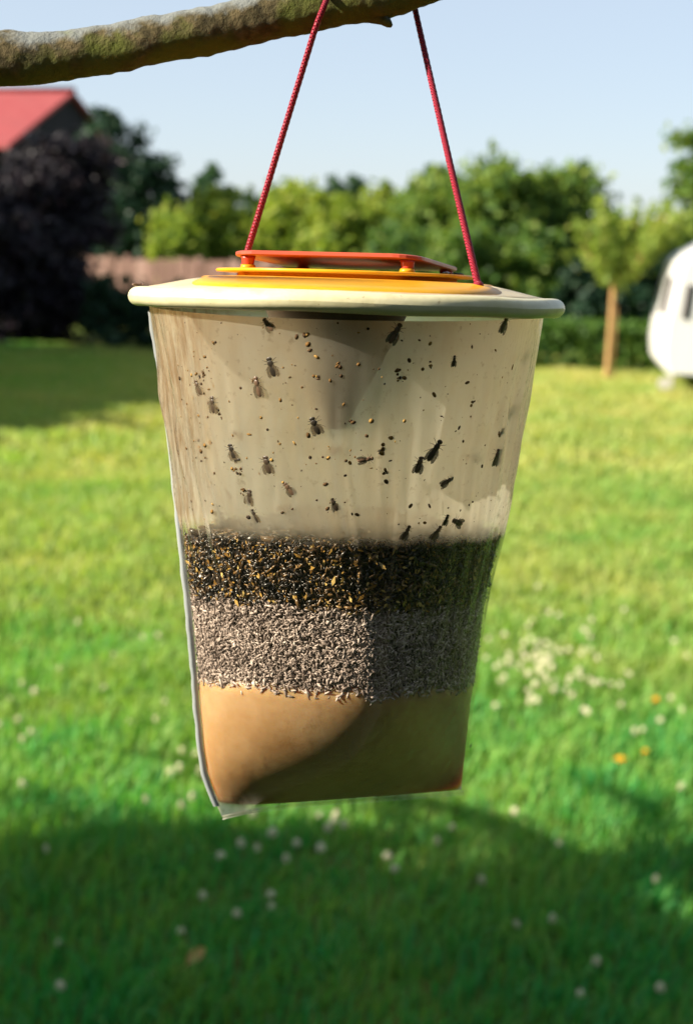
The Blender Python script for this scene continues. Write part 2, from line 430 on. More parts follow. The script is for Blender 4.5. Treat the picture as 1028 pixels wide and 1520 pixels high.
# copper tree and dark greens on the left
def HB(px, d): return P0(px, d)
rd = random.Random(300)
tree('copper_tree', P0(85, 20.5), 'dense dark purple leaved tree in front of the red roofed house', 'tree', 'leaf_copper',
     [((rd.uniform(-.62, .62), rd.uniform(-.5, .5), z), (0.62, 0.6, 0.42)) for z in np.linspace(0.3, 2.35, 15)] + [((-0.75, 0, 1.0), (.5, .5, .7)), ((0.45, 0, 2.45), (.5, .4, .45)), ((0.1, 0, 2.3), (.5, .4, .4))],
     17000, 0.075, 0.12, 1.8, seed=301, clump=0.26, shell=0.35)
tree('copper_shrub', P0(-20, 19.6), 'dark purple leaved shrub cut by the left edge below the red eave', 'shrub', 'leaf_copper',
     [((rd.uniform(-.4, .4), rd.uniform(-.4, .4), z), (0.5, 0.5, 0.4)) for z in np.linspace(0.25, 1.95, 9)], 8500, 0.075, 0.08, 1.2, seed=305, clump=0.26, shell=0.35)
def sl(px, py, d): p = at(px, py, d); return p
def pix_blobs(base, lst, d):
    out = []
    for (px, py, rx, rz) in lst:
        p = at(px, py, d); k = d / FPX
        out.append(((p.x - base[0], rd.uniform(-.4, .4), p.z), (rx * k, rx * k * 0.9, rz * k)))
    return out
b0 = P0(205, 26)
tree('dark_evergreen_tree', b0, 'dark green tree sloping down to the right beside the house gable', 'tree', 'leaf_dark',
     pix_blobs(b0, [(165, 205, 30, 35), (148, 212, 26, 40), (140, 250, 30, 50), (195, 235, 35, 40), (225, 265, 34, 38), (245, 300, 30, 45), (200, 300, 50, 45), (215, 350, 45, 40), (170, 270, 40, 60), (175, 340, 50, 60), (185, 395, 45, 40)], 26),
     13000, 0.085, 0.12, 1.9, seed=310, clump=0.24, shell=0.4)
for i, (px, w, h, lab) in enumerate([(175, 0.55, 1.0, 'low dark bush in front of the fence, nearest the copper tree'), (235, 0.6, 0.95, 'low dark bush in front of the fence, touching the trap rim in view'), (300, 0.6, 0.95, 'low dark bush in front of the fence, behind the upper left of the bag')]):
    rd = random.Random(320 + i)
    tree('dark_bush', P0(px, 19.3), lab, 'bush', 'leaf_dark', blob_column(w, 0.5, 0.12, h - 0.1, rd, 7, 0.1), 4200, 0.07, 0.035, 0.5, group='low dark bushes before the fence', seed=330 + i)
# big bushes just out of frame on the left: they throw the long shade over the far lawn
for i in range(8):
    y = 17.6 - 1.15 * i; h = (3.6, 4.2, 4.2, 4.0, 3.8, 3.4, 2.6, 1.7)[i]; x = (-6.7, -7.3, -7.4, -7.2, -7.2, -7.0, -6.6, -6.0)[i]
    lab = 'large leafy bush beyond the left edge, ' + ('nearest the copper tree', 'second from the copper tree', 'third from the copper tree', 'fourth from the copper tree', 'fourth from the near end', 'third from the near end', 'second from the near end', 'lowest at the near end')[i]
    rd = random.Random(350 + i)
    tree('boundary_bush', (x, y, 0), lab, 'bush', 'leaf_dark', blob_column(1.25, 1.0, 0.3, h - 0.3, rd, 10, 0.2), 8000, 0.12, 0.08, h * 0.5, group='bushes along the left boundary', seed=350 + i, clump=0.26, shell=0.3)

for i, (x, y, h, lab) in enumerate([(-5.3, 1.5, 3.2, 'tall dark added shading shrub beyond the left edge, level with the near shade'), (-5.3, 0.2, 3.3, 'tall dark added shading shrub left of the photographer'), (-5.4, -1.1, 3.5, 'tall dark added shading shrub left behind the photographer'), (-5.2, -2.5, 3.5, 'tall dark added shading shrub farther behind the photographer'), (-5.3, -3.9, 3.5, 'tall dark added shading shrub farthest behind the photographer')]):
    rd = random.Random(380 + i)  # unseen row added to keep sun and bounce off the ground behind the camera
    tree('shading_shrub', (x, y, 0), lab, 'shrub', 'leaf_dark', blob_column(0.9, 0.95, 0.25, h - 0.3, rd, 10, 0.15), 7500, 0.09, 0.07, h * 0.5, group='unseen shrubs added at near left for shade', seed=380 + i, clump=0.28, shell=0.25)

for i, (x, y, h, lab) in enumerate([(2.1, 0.7, 2.7, 'dark added shading shrub out of frame right of the trap'), (2.0, -0.6, 2.8, 'dark added shading shrub right of the photographer'), (1.5, -1.9, 2.8, 'dark added shading shrub right behind the photographer'), (0.2, -2.6, 2.8, 'dark added shading shrub straight behind the photographer')]):
    rd = random.Random(480 + i)  # unseen shrubs added to block sky and lawn light from the bag's right face
    tree('shading_shrub', (x, y, 0), lab, 'shrub', 'leaf_dark', blob_column(0.75, 0.75, 0.2, h - 0.2, rd, 9, 0.15), 7500, 0.07, 0.06, h * 0.5, group='unseen dark shrubs added to shade the bag', seed=480 + i, clump=0.28, shell=0.25)

# sapling
b0 = on_ground(899, 563); d = b0.y
t = thing('sapling_tree', (b0.x, b0.y, 0), 'young tree with thin pale brown trunk and upright yellow green crown', 'tree')
bm = bmesh.new()
htop = HZ(906, 425, d)
trunk = [(0, 0, -0.03), (0.004, 0, 0.1), (0.012, 0, htop * 0.5), (0.02, 0, htop), (0.02, 0, htop + 0.15)]
add_tube(bm, trunk, [0.038, 0.031, 0.028, 0.027, 0.02], 10, wob=0.1)
tips = []
for i in range(20):
    a = rd.uniform(0, 6.28); sp_ = 0.05 + 0.75 * rd.random() ** 0.7; hh = rd.uniform(0.5, 1.08) * (1 - 0.3 * sp_)
    e = Vector((math.cos(a) * sp_, math.sin(a) * sp_, htop + 0.05 + hh)); s_ = Vector((0.02, 0, htop - rd.uniform(-0.08, 0.05)))
    md = s_ * 0.5 + e * 0.5 + Vector((math.cos(a), math.sin(a), 0)) * 0.07
    path = catmull([s_, md, e], 6); tips.append(path)
    add_tube(bm, path, [0.013 * (1 - 0.06 * k) for k in range(len(path))], 6)
link('trunk', bm_mesh('trunk', bm, True), MAT['bark_pale'], t)
C = []
for p in tips:
    for k in range(85):
        f = rng.random() ** 0.8; q = p[min(len(p) - 1, int((0.12 + 0.88 * f) * len(p)))]
        C.append(np.array(q) + rng.normal(size=3) * np.array([0.040, 0.040, 0.06]))
for k in range(110):
    C.append(np.array([rng.normal() * 0.22, rng.normal() * 0.2, htop + 0.1 + abs(rng.normal()) * 0.2]))
link('crown', leaves_mesh('crown', np.array(C), 0.06, 1.8, 0.8, 5), MAT['leaf_sapling'], t)
bm = bmesh.new(); add_tube(bm, [(0.075, 0.03, -0.02), (0.07, 0.03, 0.85)], 0.018, 8)
link('stake', bm_mesh('stake', bm, True), MAT['bark_pale'], t)

# clipped low hedge across the back of the lawn
hd = b0.y + 1.3
def hedge(x0, x1, h, lab, seed):
    r = np.random.default_rng(seed); t = thing('clipped_hedge', ((x0 + x1) / 2, hd, 0), lab, 'hedge')
    L = (x1 - x0) / 2
    n = int(5200 * (x1 - x0) / 3)
    C = np.stack([r.uniform(-L, L, n), r.uniform(-0.3, 0.3, n), r.uniform(0.02, h, n)], 1)
    face = r.integers(0, 3, n); C[face == 0, 1] = -0.3 + r.normal(size=(face == 0).sum()) * 0.035; C[face == 1, 2] = h + r.normal(size=(face == 1).sum()) * 0.035
    link('foliage', leaves_mesh('foliage', C, 0.055, 1.6, 0.3, seed), MAT['leaf_hedge'], t)
    bm = bmesh.new()
    for k in range(int((x1 - x0) / 0.25)):
        x = -L + 0.12 + k * 0.25; add_tube(bm, [(x, 0, -0.02), (x + 0.03, 0.02, h * 0.5), (x - 0.02, 0, h * 0.9)], [0.018, 0.014, 0.008], 6)
    link('stems', bm_mesh('stems', bm), MAT['bark'], t)
hedge(0.6, 5.6, HZ(860, 482, hd), 'low clipped green hedge along the back of the lawn behind the sapling', 400)

# ------------------------------------------------------------------ fence
MAT['fence_wood'] = None
m = NT('fence_wood'); co = m.coord(); oi = m.n('ShaderNodeObjectInfo')
mp = m.n('ShaderNodeMapping'); mp.inputs['Scale'].default_value = (30, 30, 1.5); m.l(co, mp.inputs[0])
g_ = m.noise(1.0, 5, 0.6, mp.outputs[0])
c = m.ramp(m.math('ADD', m.math('MULTIPLY', g_, 0.6), m.math('MULTIPLY', oi.outputs['Random'], 0.4)), [(0.25, (0.10, 0.058, 0.046)), (0.55, (0.20, 0.122, 0.10)), (0.85, (0.31, 0.21, 0.18))])
MAT['fence_wood'] = m.done(m.bsdf(c, 0.85, 0.2, m.bump(g_, 0.5, 0.01)))
fd = 21.8
p1 = at(60, 385, 24.0); p2 = at(430, 385, 22.0)
t = thing('board_fence', (p1.x, p1.y, 0), 'weathered pinkish brown vertical board fence left behind the trap rim', 'fence', rotz=math.atan2(p2.y - p1.y, p2.x - p1.x))
ftop = HZ(240, 383, 23.0)
L = math.hypot(p2.x - p1.x, p2.y - p1.y); nb = int(L / 0.19)
bme = []
for v in range(4):
    bm = bmesh.new(); add_box(bm, (0, 0, ftop / 2), (0.172, 0.022, ftop), bevel=0.004); bme.append(bm_mesh('board', bm)); bme[-1].materials.append(MAT['fence_wood'])
for k in range(nb):
    o = link('board', bme[k % 4], None, t); o.location = (0.1 + k * 0.19, random.uniform(-0.008, 0.008), 0.0)
    o.scale = (1, 1, random.uniform(0.95, 1.03)); o.rotation_euler = (0, random.uniform(-.012, .012), 0)
for z in (0.25, ftop - 0.22):
    bm = bmesh.new(); add_box(bm, (L / 2, 0.045, z), (L, 0.045, 0.08)); link('rail', bm_mesh('rail', bm), MAT['fence_wood'], t)
for k in range(4):
    bm = bmesh.new(); add_box(bm, (0.3 + k * (L - 0.6) / 3, 0.115, ftop / 2), (0.09, 0.09, ftop + 0.06)); link('post', bm_mesh('post', bm), MAT['fence_wood'], t)

# ------------------------------------------------------------------ house
m = NT('roof_tiles'); co = m.coord()
br = m.n('ShaderNodeTexBrick'); m.l(co, br.inputs['Vector']); br.inputs['Scale'].default_value = 1.0
br.inputs['Color1'].default_value = (0.22, 0.036, 0.042, 1); br.inputs['Color2'].default_value = (0.26, 0.048, 0.052, 1); br.inputs['Mortar'].default_value = (0.22, 0.05, 0.045, 1)
br.inputs['Brick Width'].default_value = 0.3; br.inputs['Row Height'].default_value = 0.33; br.inputs['Mortar Size'].default_value = 0.012
c = m.mix(m.ramp(m.noise(1.2, 5), [(0.4, 0.0), (0.75, 0.5)]), br.outputs[0], (0.21, 0.06, 0.06))
MAT['tile'] = m.done(m.bsdf(c, 0.75, 0.3, m.bump(br.outputs['Fac'], -0.5, 0.03)))
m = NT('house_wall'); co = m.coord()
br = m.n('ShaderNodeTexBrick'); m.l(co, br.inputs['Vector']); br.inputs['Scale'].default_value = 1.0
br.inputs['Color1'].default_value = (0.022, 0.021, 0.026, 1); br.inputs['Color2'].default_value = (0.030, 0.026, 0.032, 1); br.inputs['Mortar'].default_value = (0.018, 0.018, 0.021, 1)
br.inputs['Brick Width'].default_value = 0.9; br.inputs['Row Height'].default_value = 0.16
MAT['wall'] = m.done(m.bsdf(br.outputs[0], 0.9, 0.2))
MAT['white_paint'] = simple('white_paint', (0.72, 0.72, 0.70), 0.5, 0.4, 0.05)
MAT['red_paint'] = simple('red_paint', (0.50, 0.10, 0.085), 0.6, 0.4, 0.1, 3)
MAT['window_glass'] = NT('window_glass'); _w = MAT['window_glass']; MAT['window_glass'] = _w.done(_w.bsdf((0.02, 0.025, 0.03), 0.06, 0.6))

HD = 50.0
apex = at(110, 135, HD)
phi = R(15.0)
house = thing('house', (apex.x, apex.y, 0), 'house with red tiled pitched roof and dark shaded gable at left', 'house')
house.rotation_euler = (0, 0, -phi)     # local -x runs along the ridge, local -y to the front eave
run, ez, rz, LEN = 4.6, HZ(2, 213, HD - 4.6), apex.z, 11.0
bm = bmesh.new()
g = [(0, -run + .35, 0), (0, run - .35, 0), (0, run - .35, ez + 0.12), (0, 0, rz - 0.12), (0, -run + .35, ez + 0.12)]
A = [bm.verts.new((-0.25, y, z)) for _, y, z in g]; B = [bm.verts.new((-LEN, y, z)) for _, y, z in g]
bm.faces.new(A); bm.faces.new(B[::-1])
for i in range(5): bm.faces.new((A[i], B[i], B[(i + 1) % 5], A[(i + 1) % 5]))
link('wall', bm_mesh('wall', bm), MAT['wall'], house)
def slope(sgn):
    bm = bmesh.new(); th = 0.14
    q = [(0, 0, rz), (-LEN - .25, 0, rz), (-LEN - .25, sgn * run, ez), (0, sgn * run, ez)]
    T = [bm.verts.new(v) for v in q]; D = [bm.verts.new((v[0], v[1], v[2] - th)) for v in q]
    bm.faces.new(T); bm.faces.new(D[::-1])
    for i in range(4): bm.faces.new((T[i], D[i], D[(i + 1) % 4], T[(i + 1) % 4]))
    return bm_mesh('roof', bm)
rf = link('roof', slope(-1), MAT['tile'], house); link('roof', slope(1), MAT['tile'], house)
bm = bmesh.new(); add_tube(bm, [(0.02, 0, rz + .02), (-LEN - .27, 0, rz + .02)], 0.11, 10); link('ridge_tile', bm_mesh('ridge_tile', bm, True), MAT['tile'], rf)
# lean-to porch roof low on the front, reaching past the eave corner
bm = bmesh.new()
q = [(-0.6, -run + .3, ez - 0.18), (-LEN, -run + .3, ez - 0.18), (-LEN, -run - 1.5, ez - 1.0), (-0.6, -run - 1.5, ez - 1.0)]
T = [bm.verts.new(v) for v in q]; D = [bm.verts.new((v[0], v[1], v[2] - .12)) for v in q]
bm.faces.new(T); bm.faces.new(D[::-1])
for i in range(4): bm.faces.new((T[i], D[i], D[(i + 1) % 4], T[(i + 1) % 4]))
link('porch_roof', bm_mesh('porch_roof', bm), MAT['tile'], house)
for x in (-1.0, -5.0, -9.0):
    bm = bmesh.new(); add_box(bm, (x, -run - 1.35, (ez - 1.1) / 2), (0.14, 0.14, ez - 1.1)); link('porch_post', bm_mesh('porch_post', bm), MAT['red_paint'], house)
for (y, z, w, h) in ((0.0, 3.9, 0.9, 1.0), (-2.2, 1.6, 1.1, 1.2), (2.2, 1.6, 1.1, 1.2)):
    bm = bmesh.new(); add_box(bm, (-0.235, y, z), (0.05, w, h)); wdw = link('window', bm_mesh('window', bm), MAT['window_glass'], house)
    bm = bmesh.new()
    for s_ in (-1, 1):
        add_box(bm, (-0.225, y + s_ * (w / 2 + .03), z), (0.07, 0.06, h + .12)); add_box(bm, (-0.225, y, z + s_ * (h / 2 + .03)), (0.066, w, 0.06))
    link('window_frame', bm_mesh('window_frame', bm), MAT['red_paint'], wdw)
for (x) in (-2.5, -7.0):
    bm = bmesh.new(); add_box(bm, (x, -run + .33, 1.4), (1.2, 0.05, 1.1)); link('window', bm_mesh('window', bm), MAT['window_glass'], house)

# ------------------------------------------------------------------ caravan
MAT['caravan_white'] = simple('caravan_white', (0.60, 0.59, 0.60), 0.35, 0.5, 0.03, 2)
MAT['rubber'] = simple('rubber', (0.025, 0.025, 0.027), 0.8, 0.3)
MAT['galv'] = simple('galvanised', (0.45, 0.43, 0.40), 0.5, 0.5, 0.15)
MAT['smoke_window'] = NT('smoke_window'); _w = MAT['smoke_window']; MAT['smoke_window'] = _w.done(_w.bsdf((0.03, 0.022, 0.022), 0.4, 0.2))
nc = on_ground(988, 590); CD = 15.0
nx = at(989, 480, CD).x
car = thing('caravan', (nx, CD, 0), 'white caravan with narrow dark windows cut by the right edge', 'caravan')
car.rotation_euler = (0, 0, R(-7))
prof = [(0.07, .20), (0.0, .30), (-0.02, .5), (0.0, .75), (.07, 1.15), (.12, 1.36), (.20, 1.46), (.42, 1.58), (.85, 1.80), (1.4, 1.93), (3.6, 1.95), (3.9, 1.75), (3.98, 1.2), (3.92, .5), (3.8, .20)]
bm = bmesh.new(); Wd = 1.9; bev = 0.09
def offs(p, k):                      # shrink the outline a little towards its middle for rounded edges
    cx, cz = 1.95, 1.0; return (cx + (p[0] - cx) * (1 - k / 2), cz + (p[1] - cz) * (1 - k))
rows = [(0.0, 0.034), (0.015, 0.012), (0.045, 0.0), (Wd - .045, 0.0), (Wd - .015, 0.012), (Wd, 0.034)]
RR = [[bm.verts.new((offs(p, k)[0], y, offs(p, k)[1])) for p in prof] for y, k in rows]
for a, b in zip(RR[:-1], RR[1:]):
    for i in range(len(prof)): bm.faces.new((a[i], a[(i + 1) % len(prof)], b[(i + 1) % len(prof)], b[i]))
bm.faces.new(RR[0]); bm.faces.new(RR[-1][::-1])
link('body', bm_mesh('body', bm, False), MAT['caravan_white'], car)
def slab(name, mat, c, s_, par, rot=None, bevel=0.012):
    bm = bmesh.new(); add_box(bm, c, s_, rot, bevel); return link(name, bm_mesh(name, bm), mat, par)
tilt = Matrix.Rotation(R(10), 3, 'Y')
w1 = slab('window', MAT['smoke_window'], (0.20, -0.004, 0.98), (0.07, 0.03, 0.36), car, Matrix.Rotation(R(6), 3, 'Y'))
w2 = slab('window', MAT['smoke_window'], (0.045, 0.62, 1.02), (0.05, 0.42, 0.40), car, tilt)
w3 = slab('window', MAT['smoke_window'], (1.7, -0.004, 1.2), (0.9, 0.03, 0.5), car)
slab('door', MAT['caravan_white'], (2.9, -0.006, 1.05), (0.6, 0.03, 1.45), car)
bm = bmesh.new(); add_tube(bm, [(0.1, 0.95, .30), (-0.75, 0.95, .30)], 0.035, 8); add_tube(bm, [(0.3, 0.45, .27), (-0.7, 0.93, .30)], 0.03, 8); add_tube(bm, [(0.3, 1.45, .27), (-0.7, 0.97, .30)], 0.03, 8)
# the drawbar sits low under the nose on the far side
db = link('drawbar', bm_mesh('drawbar', bm), MAT['galv'], car); db.location = (0.9, 0, 0)
bm = bmesh.new(); add_tube(bm, [(0.13, 0.35, 0.12), (0.13, 0.35, 0.55)], 0.022, 8); link('steady_leg', bm_mesh('steady_leg', bm), MAT['galv'], car)
bm = bmesh.new(); add_tube(bm, [(0.06, 0.32, 0.075), (0.06, 0.40, 0.075)], 0.075, 18); jw = link('jockey_wheel', bm_mesh('jockey_wheel', bm), MAT['galv'], car)
for y in (0.12, Wd - .12):
    bm = bmesh.new(); add_tube(bm, [(2.0, y - .08, 0.29), (2.0, y + .08, 0.29)], 0.29, 24); wh = link('wheel', bm_mesh('wheel', bm), MAT['rubber'], car)
    bm = bmesh.new(); add_tube(bm, [(2.0, y - .09, 0.29), (2.0, y + .09, 0.29)], 0.17, 20); link('rim', bm_mesh('rim', bm), MAT['galv'], wh)
slab('chassis', MAT['rubber'], (1.95, Wd / 2, 0.20), (3.3, 1.2, 0.10), car)

# ------------------------------------------------------------------ the fruit tree and its branch
Y0 = 0.66                                            # depth of the trap's axis
KP = Y0 / FPX
ft = thing('fruit_tree', (-2.5, 2.3, 0), 'old fruit tree whose lichen covered branch crosses the top left', 'tree')
bm = bmesh.new()
tp = [Vector(p) for p in ((0, 0, -0.05), (0.02, 0, 0.12), (-0.03, 0.03, 0.6), (0.03, 0.0, 1.05), (-0.05, 0.05, 1.5), (-0.2, 0.1, 2.2))]
add_tube(bm, catmull(tp, 5), [0.15 * (1 - 0.022 * i) for i in range(26)], 16, wob=0.2)
link('trunk', bm_mesh('trunk', bm, True), MAT['bark_apple'], ft)
cl = [(-40, 88, 72), (0, 86.5, 70), (50, 86, 70), (100, 82, 66), (150, 75, 64), (190, 67.5, 64), (265, 52, 64), (320, 42, 62), (364, 33, 62), (420, 22, 61), (465, 12, 60), (510, 4, 58), (550, -2, 58), (600, -12, 54), (644, -27, 52), (720, -52, 46), (800, -85, 40), (930, -150, 30)]
lead = [Vector((-2.52, 2.28, 1.18)), Vector((-2.1, 1.9, 1.42)), Vector((-1.5, 1.35, 1.60)), Vector((-0.95, 0.95, 1.655)), Vector((-0.62, 0.78, 1.672)), at(-820, 104, .70), at(-500, 100, .67), at(-300, 96, Y0), at(-180, 93, Y0), at(-110, 91, Y0), at(-70, 89.5, Y0)]
path = lead + [at(x, y, Y0) for x, y, w in cl]; radp = [0.045, 0.034, 0.028, 0.022, 0.0185, .0165, .0145, .0132, .0124, .012, .0118] + [w / 2 * KP * 1.045 for x, y, w in cl]
# resample finely
fine, fr = [], []
cm = catmull(path, 14); cr = catmull([Vector((r_, 0, 0)) for r_ in radp], 14)
bm = bmesh.new()
rings = add_tube(bm, cm, [v.x for v in cr], 28)
for v in bm.verts:                                   # knobbly bark
    p = v.co; a = mnoise.fractal(p * 55, 1.0, 2.0, 4) * 0.0011 + mnoise.noise(p * 260) * 0.00035
    q = min(cm, key=lambda s: (s - p).length_squared); n_ = (p - q)
    if n_.length > 1e-6: v.co = p + n_.normalized() * a
stub = at(566, 24, Y0)
add_tube(bm, catmull([at(540, 10, Y0), at(562, 24, Y0 - .001), at(581, 39, Y0 - .002)], 5), [.0062, .006, .0056, .005, .0043, .0037, .0031, .0027, .0023, .0018, .0008], 10, wob=0.25)
inv = Matrix.Translation(-ft.location)
bmesh.ops.transform(bm, matrix=inv, verts=bm.verts)
tag(link('branch', bm_mesh('branch', bm, True), MAT['bark_apple'], ft), 'grey lichen and green moss covered branch')
rdt = random.Random(5)
bm = bmesh.new(); ends = []
for e in ((-1.4, .3, 2.6), (-.6, .9, 2.9), (.3, .7, 2.5), (-.9, -.2, 2.3), (-1.5, .8, 1.9), (0.4, .2, 2.0), (-.3, 1.0, 1.6), (1.2, -3.2, 3.2), (2.6, -3.6, 3.6), (0.4, -4.4, 2.9), (3.6, -2.2, 3.5), (4.6, -2.4, 3.0)):
    s_ = Vector((-0.05, 0.05, 1.3 + rdt.random() * .7)); e = Vector(e); md = (s_ + e) * .5 + Vector((0, 0, .15))
    add_tube(bm, catmull([s_, md, e], 5), [0.05 * (1 - .075 * i) for i in range(11)], 8, wob=.15)
link('limb', bm_mesh('limb', bm, True), MAT['bark_apple'], ft)  # limbs reaching behind the camera carry the added shading crown
rt = np.random.default_rng(11)
blobs = [((rdt.uniform(-1.7, .45), rdt.uniform(-.35, .75), rdt.uniform(0.75, 2.35)), (0.62, 0.46, 0.5)) for k in range(18)]
blobs += [((0.2, .45, .85), (.5, .45, .4)), ((-.4, .3, .9), (.6, .5, .4)), ((-1.1, .35, 1.0), (.6, .5, .5)), ((0.4, .2, 1.2), (.45, .4, .4)), ((0.2, -.25, .85), (.45, .4, .4)), ((-.5, -.2, 1.2), (.5, .4, .4))]
blobs = [((a[0], a[1] - 0.85, a[2]), b) for a, b in blobs]
over = []  # extra unseen crown, added to cut ambient light on the bag's shaded side
for k in range(22):
    over.append(((rdt.uniform(-2.2, 3.0) + 2.5, rdt.uniform(-3.6, -1.3) - 2.3, rdt.uniform(1.2, 3.0)), (0.75, 0.7, 0.55)))
for k in range(6):
    over.append(((rdt.uniform(1.5, 3.2) + 2.5, rdt.uniform(-1.0, 1.6) - 2.3, rdt.uniform(1.2, 3.8)), (0.7, 0.65, 0.6)))
for k in range(0):
    over.append(((rdt.uniform(-0.8, 1.6) + 2.5, rdt.uniform(-0.6, 0.5) - 2.3, rdt.uniform(2.9, 4.0)), (0.6, 0.55, 0.5)))
for k in range(16):
    over.append(((rdt.uniform(-5.2, -1.5) + 2.5, rdt.uniform(-3.5, -0.6) - 2.3, rdt.uniform(1.0, 2.6)), (0.75, 0.7, 0.6)))
n_main = None
C1 = crown_points(blobs, 15000, rt, 0.24, 0.3); C2 = crown_points(over, 28000, rt, 0.26, 0.2)
Cp = np.concatenate([C1, C2]); isover = np.arange(len(Cp)) >= len(C1)
Wp = Cp + np.array([-2.5, 2.3, 0])
dl = Wp - np.array([0, Y0, 1.47]); ts = np.array(to_sun); al = dl @ ts
clear_sun = (np.linalg.norm(dl - al[:, None] * ts, axis=1) < 0.42) & (al > -0.3)
rel = Wp - np.array(CAM); rl = rel @ np.array(CM.to_3x3()); dep = np.maximum(-rl[:, 2], 1e-3)
in_view = (-rl[:, 2] > -0.15) & (np.abs(rl[:, 0]) < 0.33 * dep + 0.5) & (np.abs(rl[:, 1]) < 0.42 * dep + 0.5) & (Wp[:, 1] < 6)
keep = ~clear_sun & ~in_view & (np.linalg.norm(rel, axis=1) > 0.7)
C2 = Cp[keep & isover]; Cp = Cp[keep & ~isover]
link('crown', leaves_mesh('crown', C2, 0.06, 1.8, 0.1, 13), MAT['leaf_dark'], ft)  # the added light-blocking crown, dark leaved to bounce little
link('crown', leaves_mesh('crown', Cp, 0.055, 1.8, 0.1, 12), MAT['leaf_mid'], ft)

# ------------------------------------------------------------------ the fly trap
# silhouette of the bag, read off as left / right edges and turned into metres at the trap's own distance
prof_px = [(458, 226, 803), (520, 236, 792), (600, 248, 778), (700, 262, 760), (800, 275, 741), (900, 286, 727), (1000, 294, 713), (1050, 298, 706), (1100, 303, 701), (1130, 308, 698), (1150, 315, 695.5), (1170, 324, 693.5), (1190, 334, 691.5)]
SV, SL, SR = [], [], []
for py, l, r_ in prof_px:
    a, b = at(l, py, Y0), at(r_, py, Y0); SV.append((a.z + b.z) / 2); SL.append(a.x); SR.append(b.x)
SV, SL, SR = np.array(SV), np.array(SL), np.array(SR)
ZT, ZB = SV[0], SV[-1]
CA, CB = at(349, 1203, Y0 - 0.012), at(689, 1179, Y0 + 0.012)     # the two bottom corners of the seam
def zpix(py, d=Y0): return at(510, py, d).z
def prof_at(z):
    zz = -z; l = np.interp(zz, -SV, SL); r_ = np.interp(zz, -SV, SR); return l, r_
TH = np.array([0.0])
def bag_point(u, v, inset=0.0, wr=1.0):
    """u: angle (0 = right, pi = left, 3pi/2 = towards the camera); v: 0 top .. 1 bottom"""
    z = ZT + (ZB - ZT) * v
    l, r_ = prof_at(z); cx = (l + r_) / 2; a = (r_ - l) / 2 * 1.006
    f = float(np.clip((v - 0.68) / 0.32, 0, 1))
    bfrac = 0.985 - 0.16 * float(np.clip(v / 0.68, 0, 1)) ** 1.5
    # half depth: round at the top, closing to nothing at the seam
    b = a * bfrac * max(0.0, 1 - f ** 1.9)
    ca, sa = math.cos(u), math.sin(u)
    e = 1.0
    gq = min(1.0, max(0.0, (v - 0.22) / 0.40)); gq = gq * gq * (3 - 2 * gq); ex_ = 2.0 / (2.0 - 0.47 * gq)
    x, y = a * math.copysign(abs(ca) ** ex_, ca), b * math.copysign(abs(sa) ** ex_, sa)
    # sag of the lower edge towards the two seam corners
    s = ca
    zoff = 0.0
    if v > 0.8:
        k = ((v - 0.8) / 0.2) ** 2
        zc = CA.z + (CB.z - CA.z) * (ca + 1) / 2
        zoff = (zc - ZB) * k * (0.35 + 0.65 * abs(ca) ** 0.5) - 0.0035 * k * max(0.0, -ca) ** 5
    # vertical creases of the film, strongest near the left and right folds
    w = 0.0
    if wr:
        side = math.exp(-((math.atan2(math.sin(u - 3.55), math.cos(u - 3.55))) / 0.30) ** 2)
        side2 = math.exp(-((math.atan2(math.sin(u + 0.35), math.cos(u + 0.35))) / 0.28) ** 2)
        amp = (side * 0.0030 + side2 * 0.0020 + 0.0006) * min(1, v * 6) * max(0.06, 1 - max(0, v - 0.42) * 4)
        w = wr * amp * (1.3 * mnoise.noise((u * 19 + 2 * v, v * 3.2, 1.0)) + 0.9 * mnoise.noise((u * 34, v * 6, 3.0)))
        w += wr * 0.0011 * mnoise.noise((u * 2.2, v * 5, 7.0)) * min(1, v * 6) * (1 - f)
    n = Vector((ca, sa, 0))
    rot = R(-9) * f          # the seam runs slightly away to the right
    p = Vector((x, y, 0)) + n * (w - inset)
    if b < 1e-4: p = Vector((x - (inset if ca > 0 else -inset), 0, 0))
    p = Matrix.Rotation(R(13) * gq, 3, 'Z') @ p; p.x *= 1 + 0.02 * gq
    return Vector((cx + p.x, Y0 + p.y, z + zoff))

trap = thing('fly_trap', (0.0, Y0, zpix(1190)), 'hanging fly trap with yellow lid, red square cap and translucent bag of dead flies', 'fly trap')
TI = Matrix.Translation(-trap.location)
def tlink(name, bm, mat, smooth=True, parent=None):
    bmesh.ops.transform(bm, matrix=TI, verts=bm.verts)
    return link(name, bm_mesh(name, bm, smooth), mat, parent or trap)

ZF1, ZF2, ZF3 = zpix(808, .594), zpix(912, .597), zpix(1030, .605)    # heights of the layers at the front of the bag
# film
m = NT('bag_film'); co = m.n('ShaderNodeNewGeometry').outputs['Position']
sp = m.n('ShaderNodeSeparateXYZ'); m.l(co, sp.inputs[0])
nz = m.noise(60, 3, 0.6, co)
hz = m.math('ADD', m.math('ADD', sp.outputs[2], m.math('MULTIPLY', m.math('SUBTRACT', sp.outputs[1], 0.595), 0.16)), m.math('MULTIPLY', m.math('SUBTRACT', nz, 0.5), 0.010))
wet = m.n('ShaderNodeMapRange'); wet.interpolation_type = 'SMOOTHSTEP'
wet.inputs['From Min'].default_value = ZF1 + 0.012; wet.inputs['From Max'].default_value = ZF1 - 0.002; m.l(hz, wet.inputs['Value'])
cor = m.n('ShaderNodeMapRange'); cor.interpolation_type = 'SMOOTHSTEP'
cor.inputs['From Min'].default_value = zpix(1152); cor.inputs['From Max'].default_value = zpix(1185); m.l(sp.outputs[2], cor.inputs['Value'])
mps = m.n('ShaderNodeMapping'); mps.inputs['Scale'].default_value = (70, 70, 9); m.l(co, mps.inputs[0])
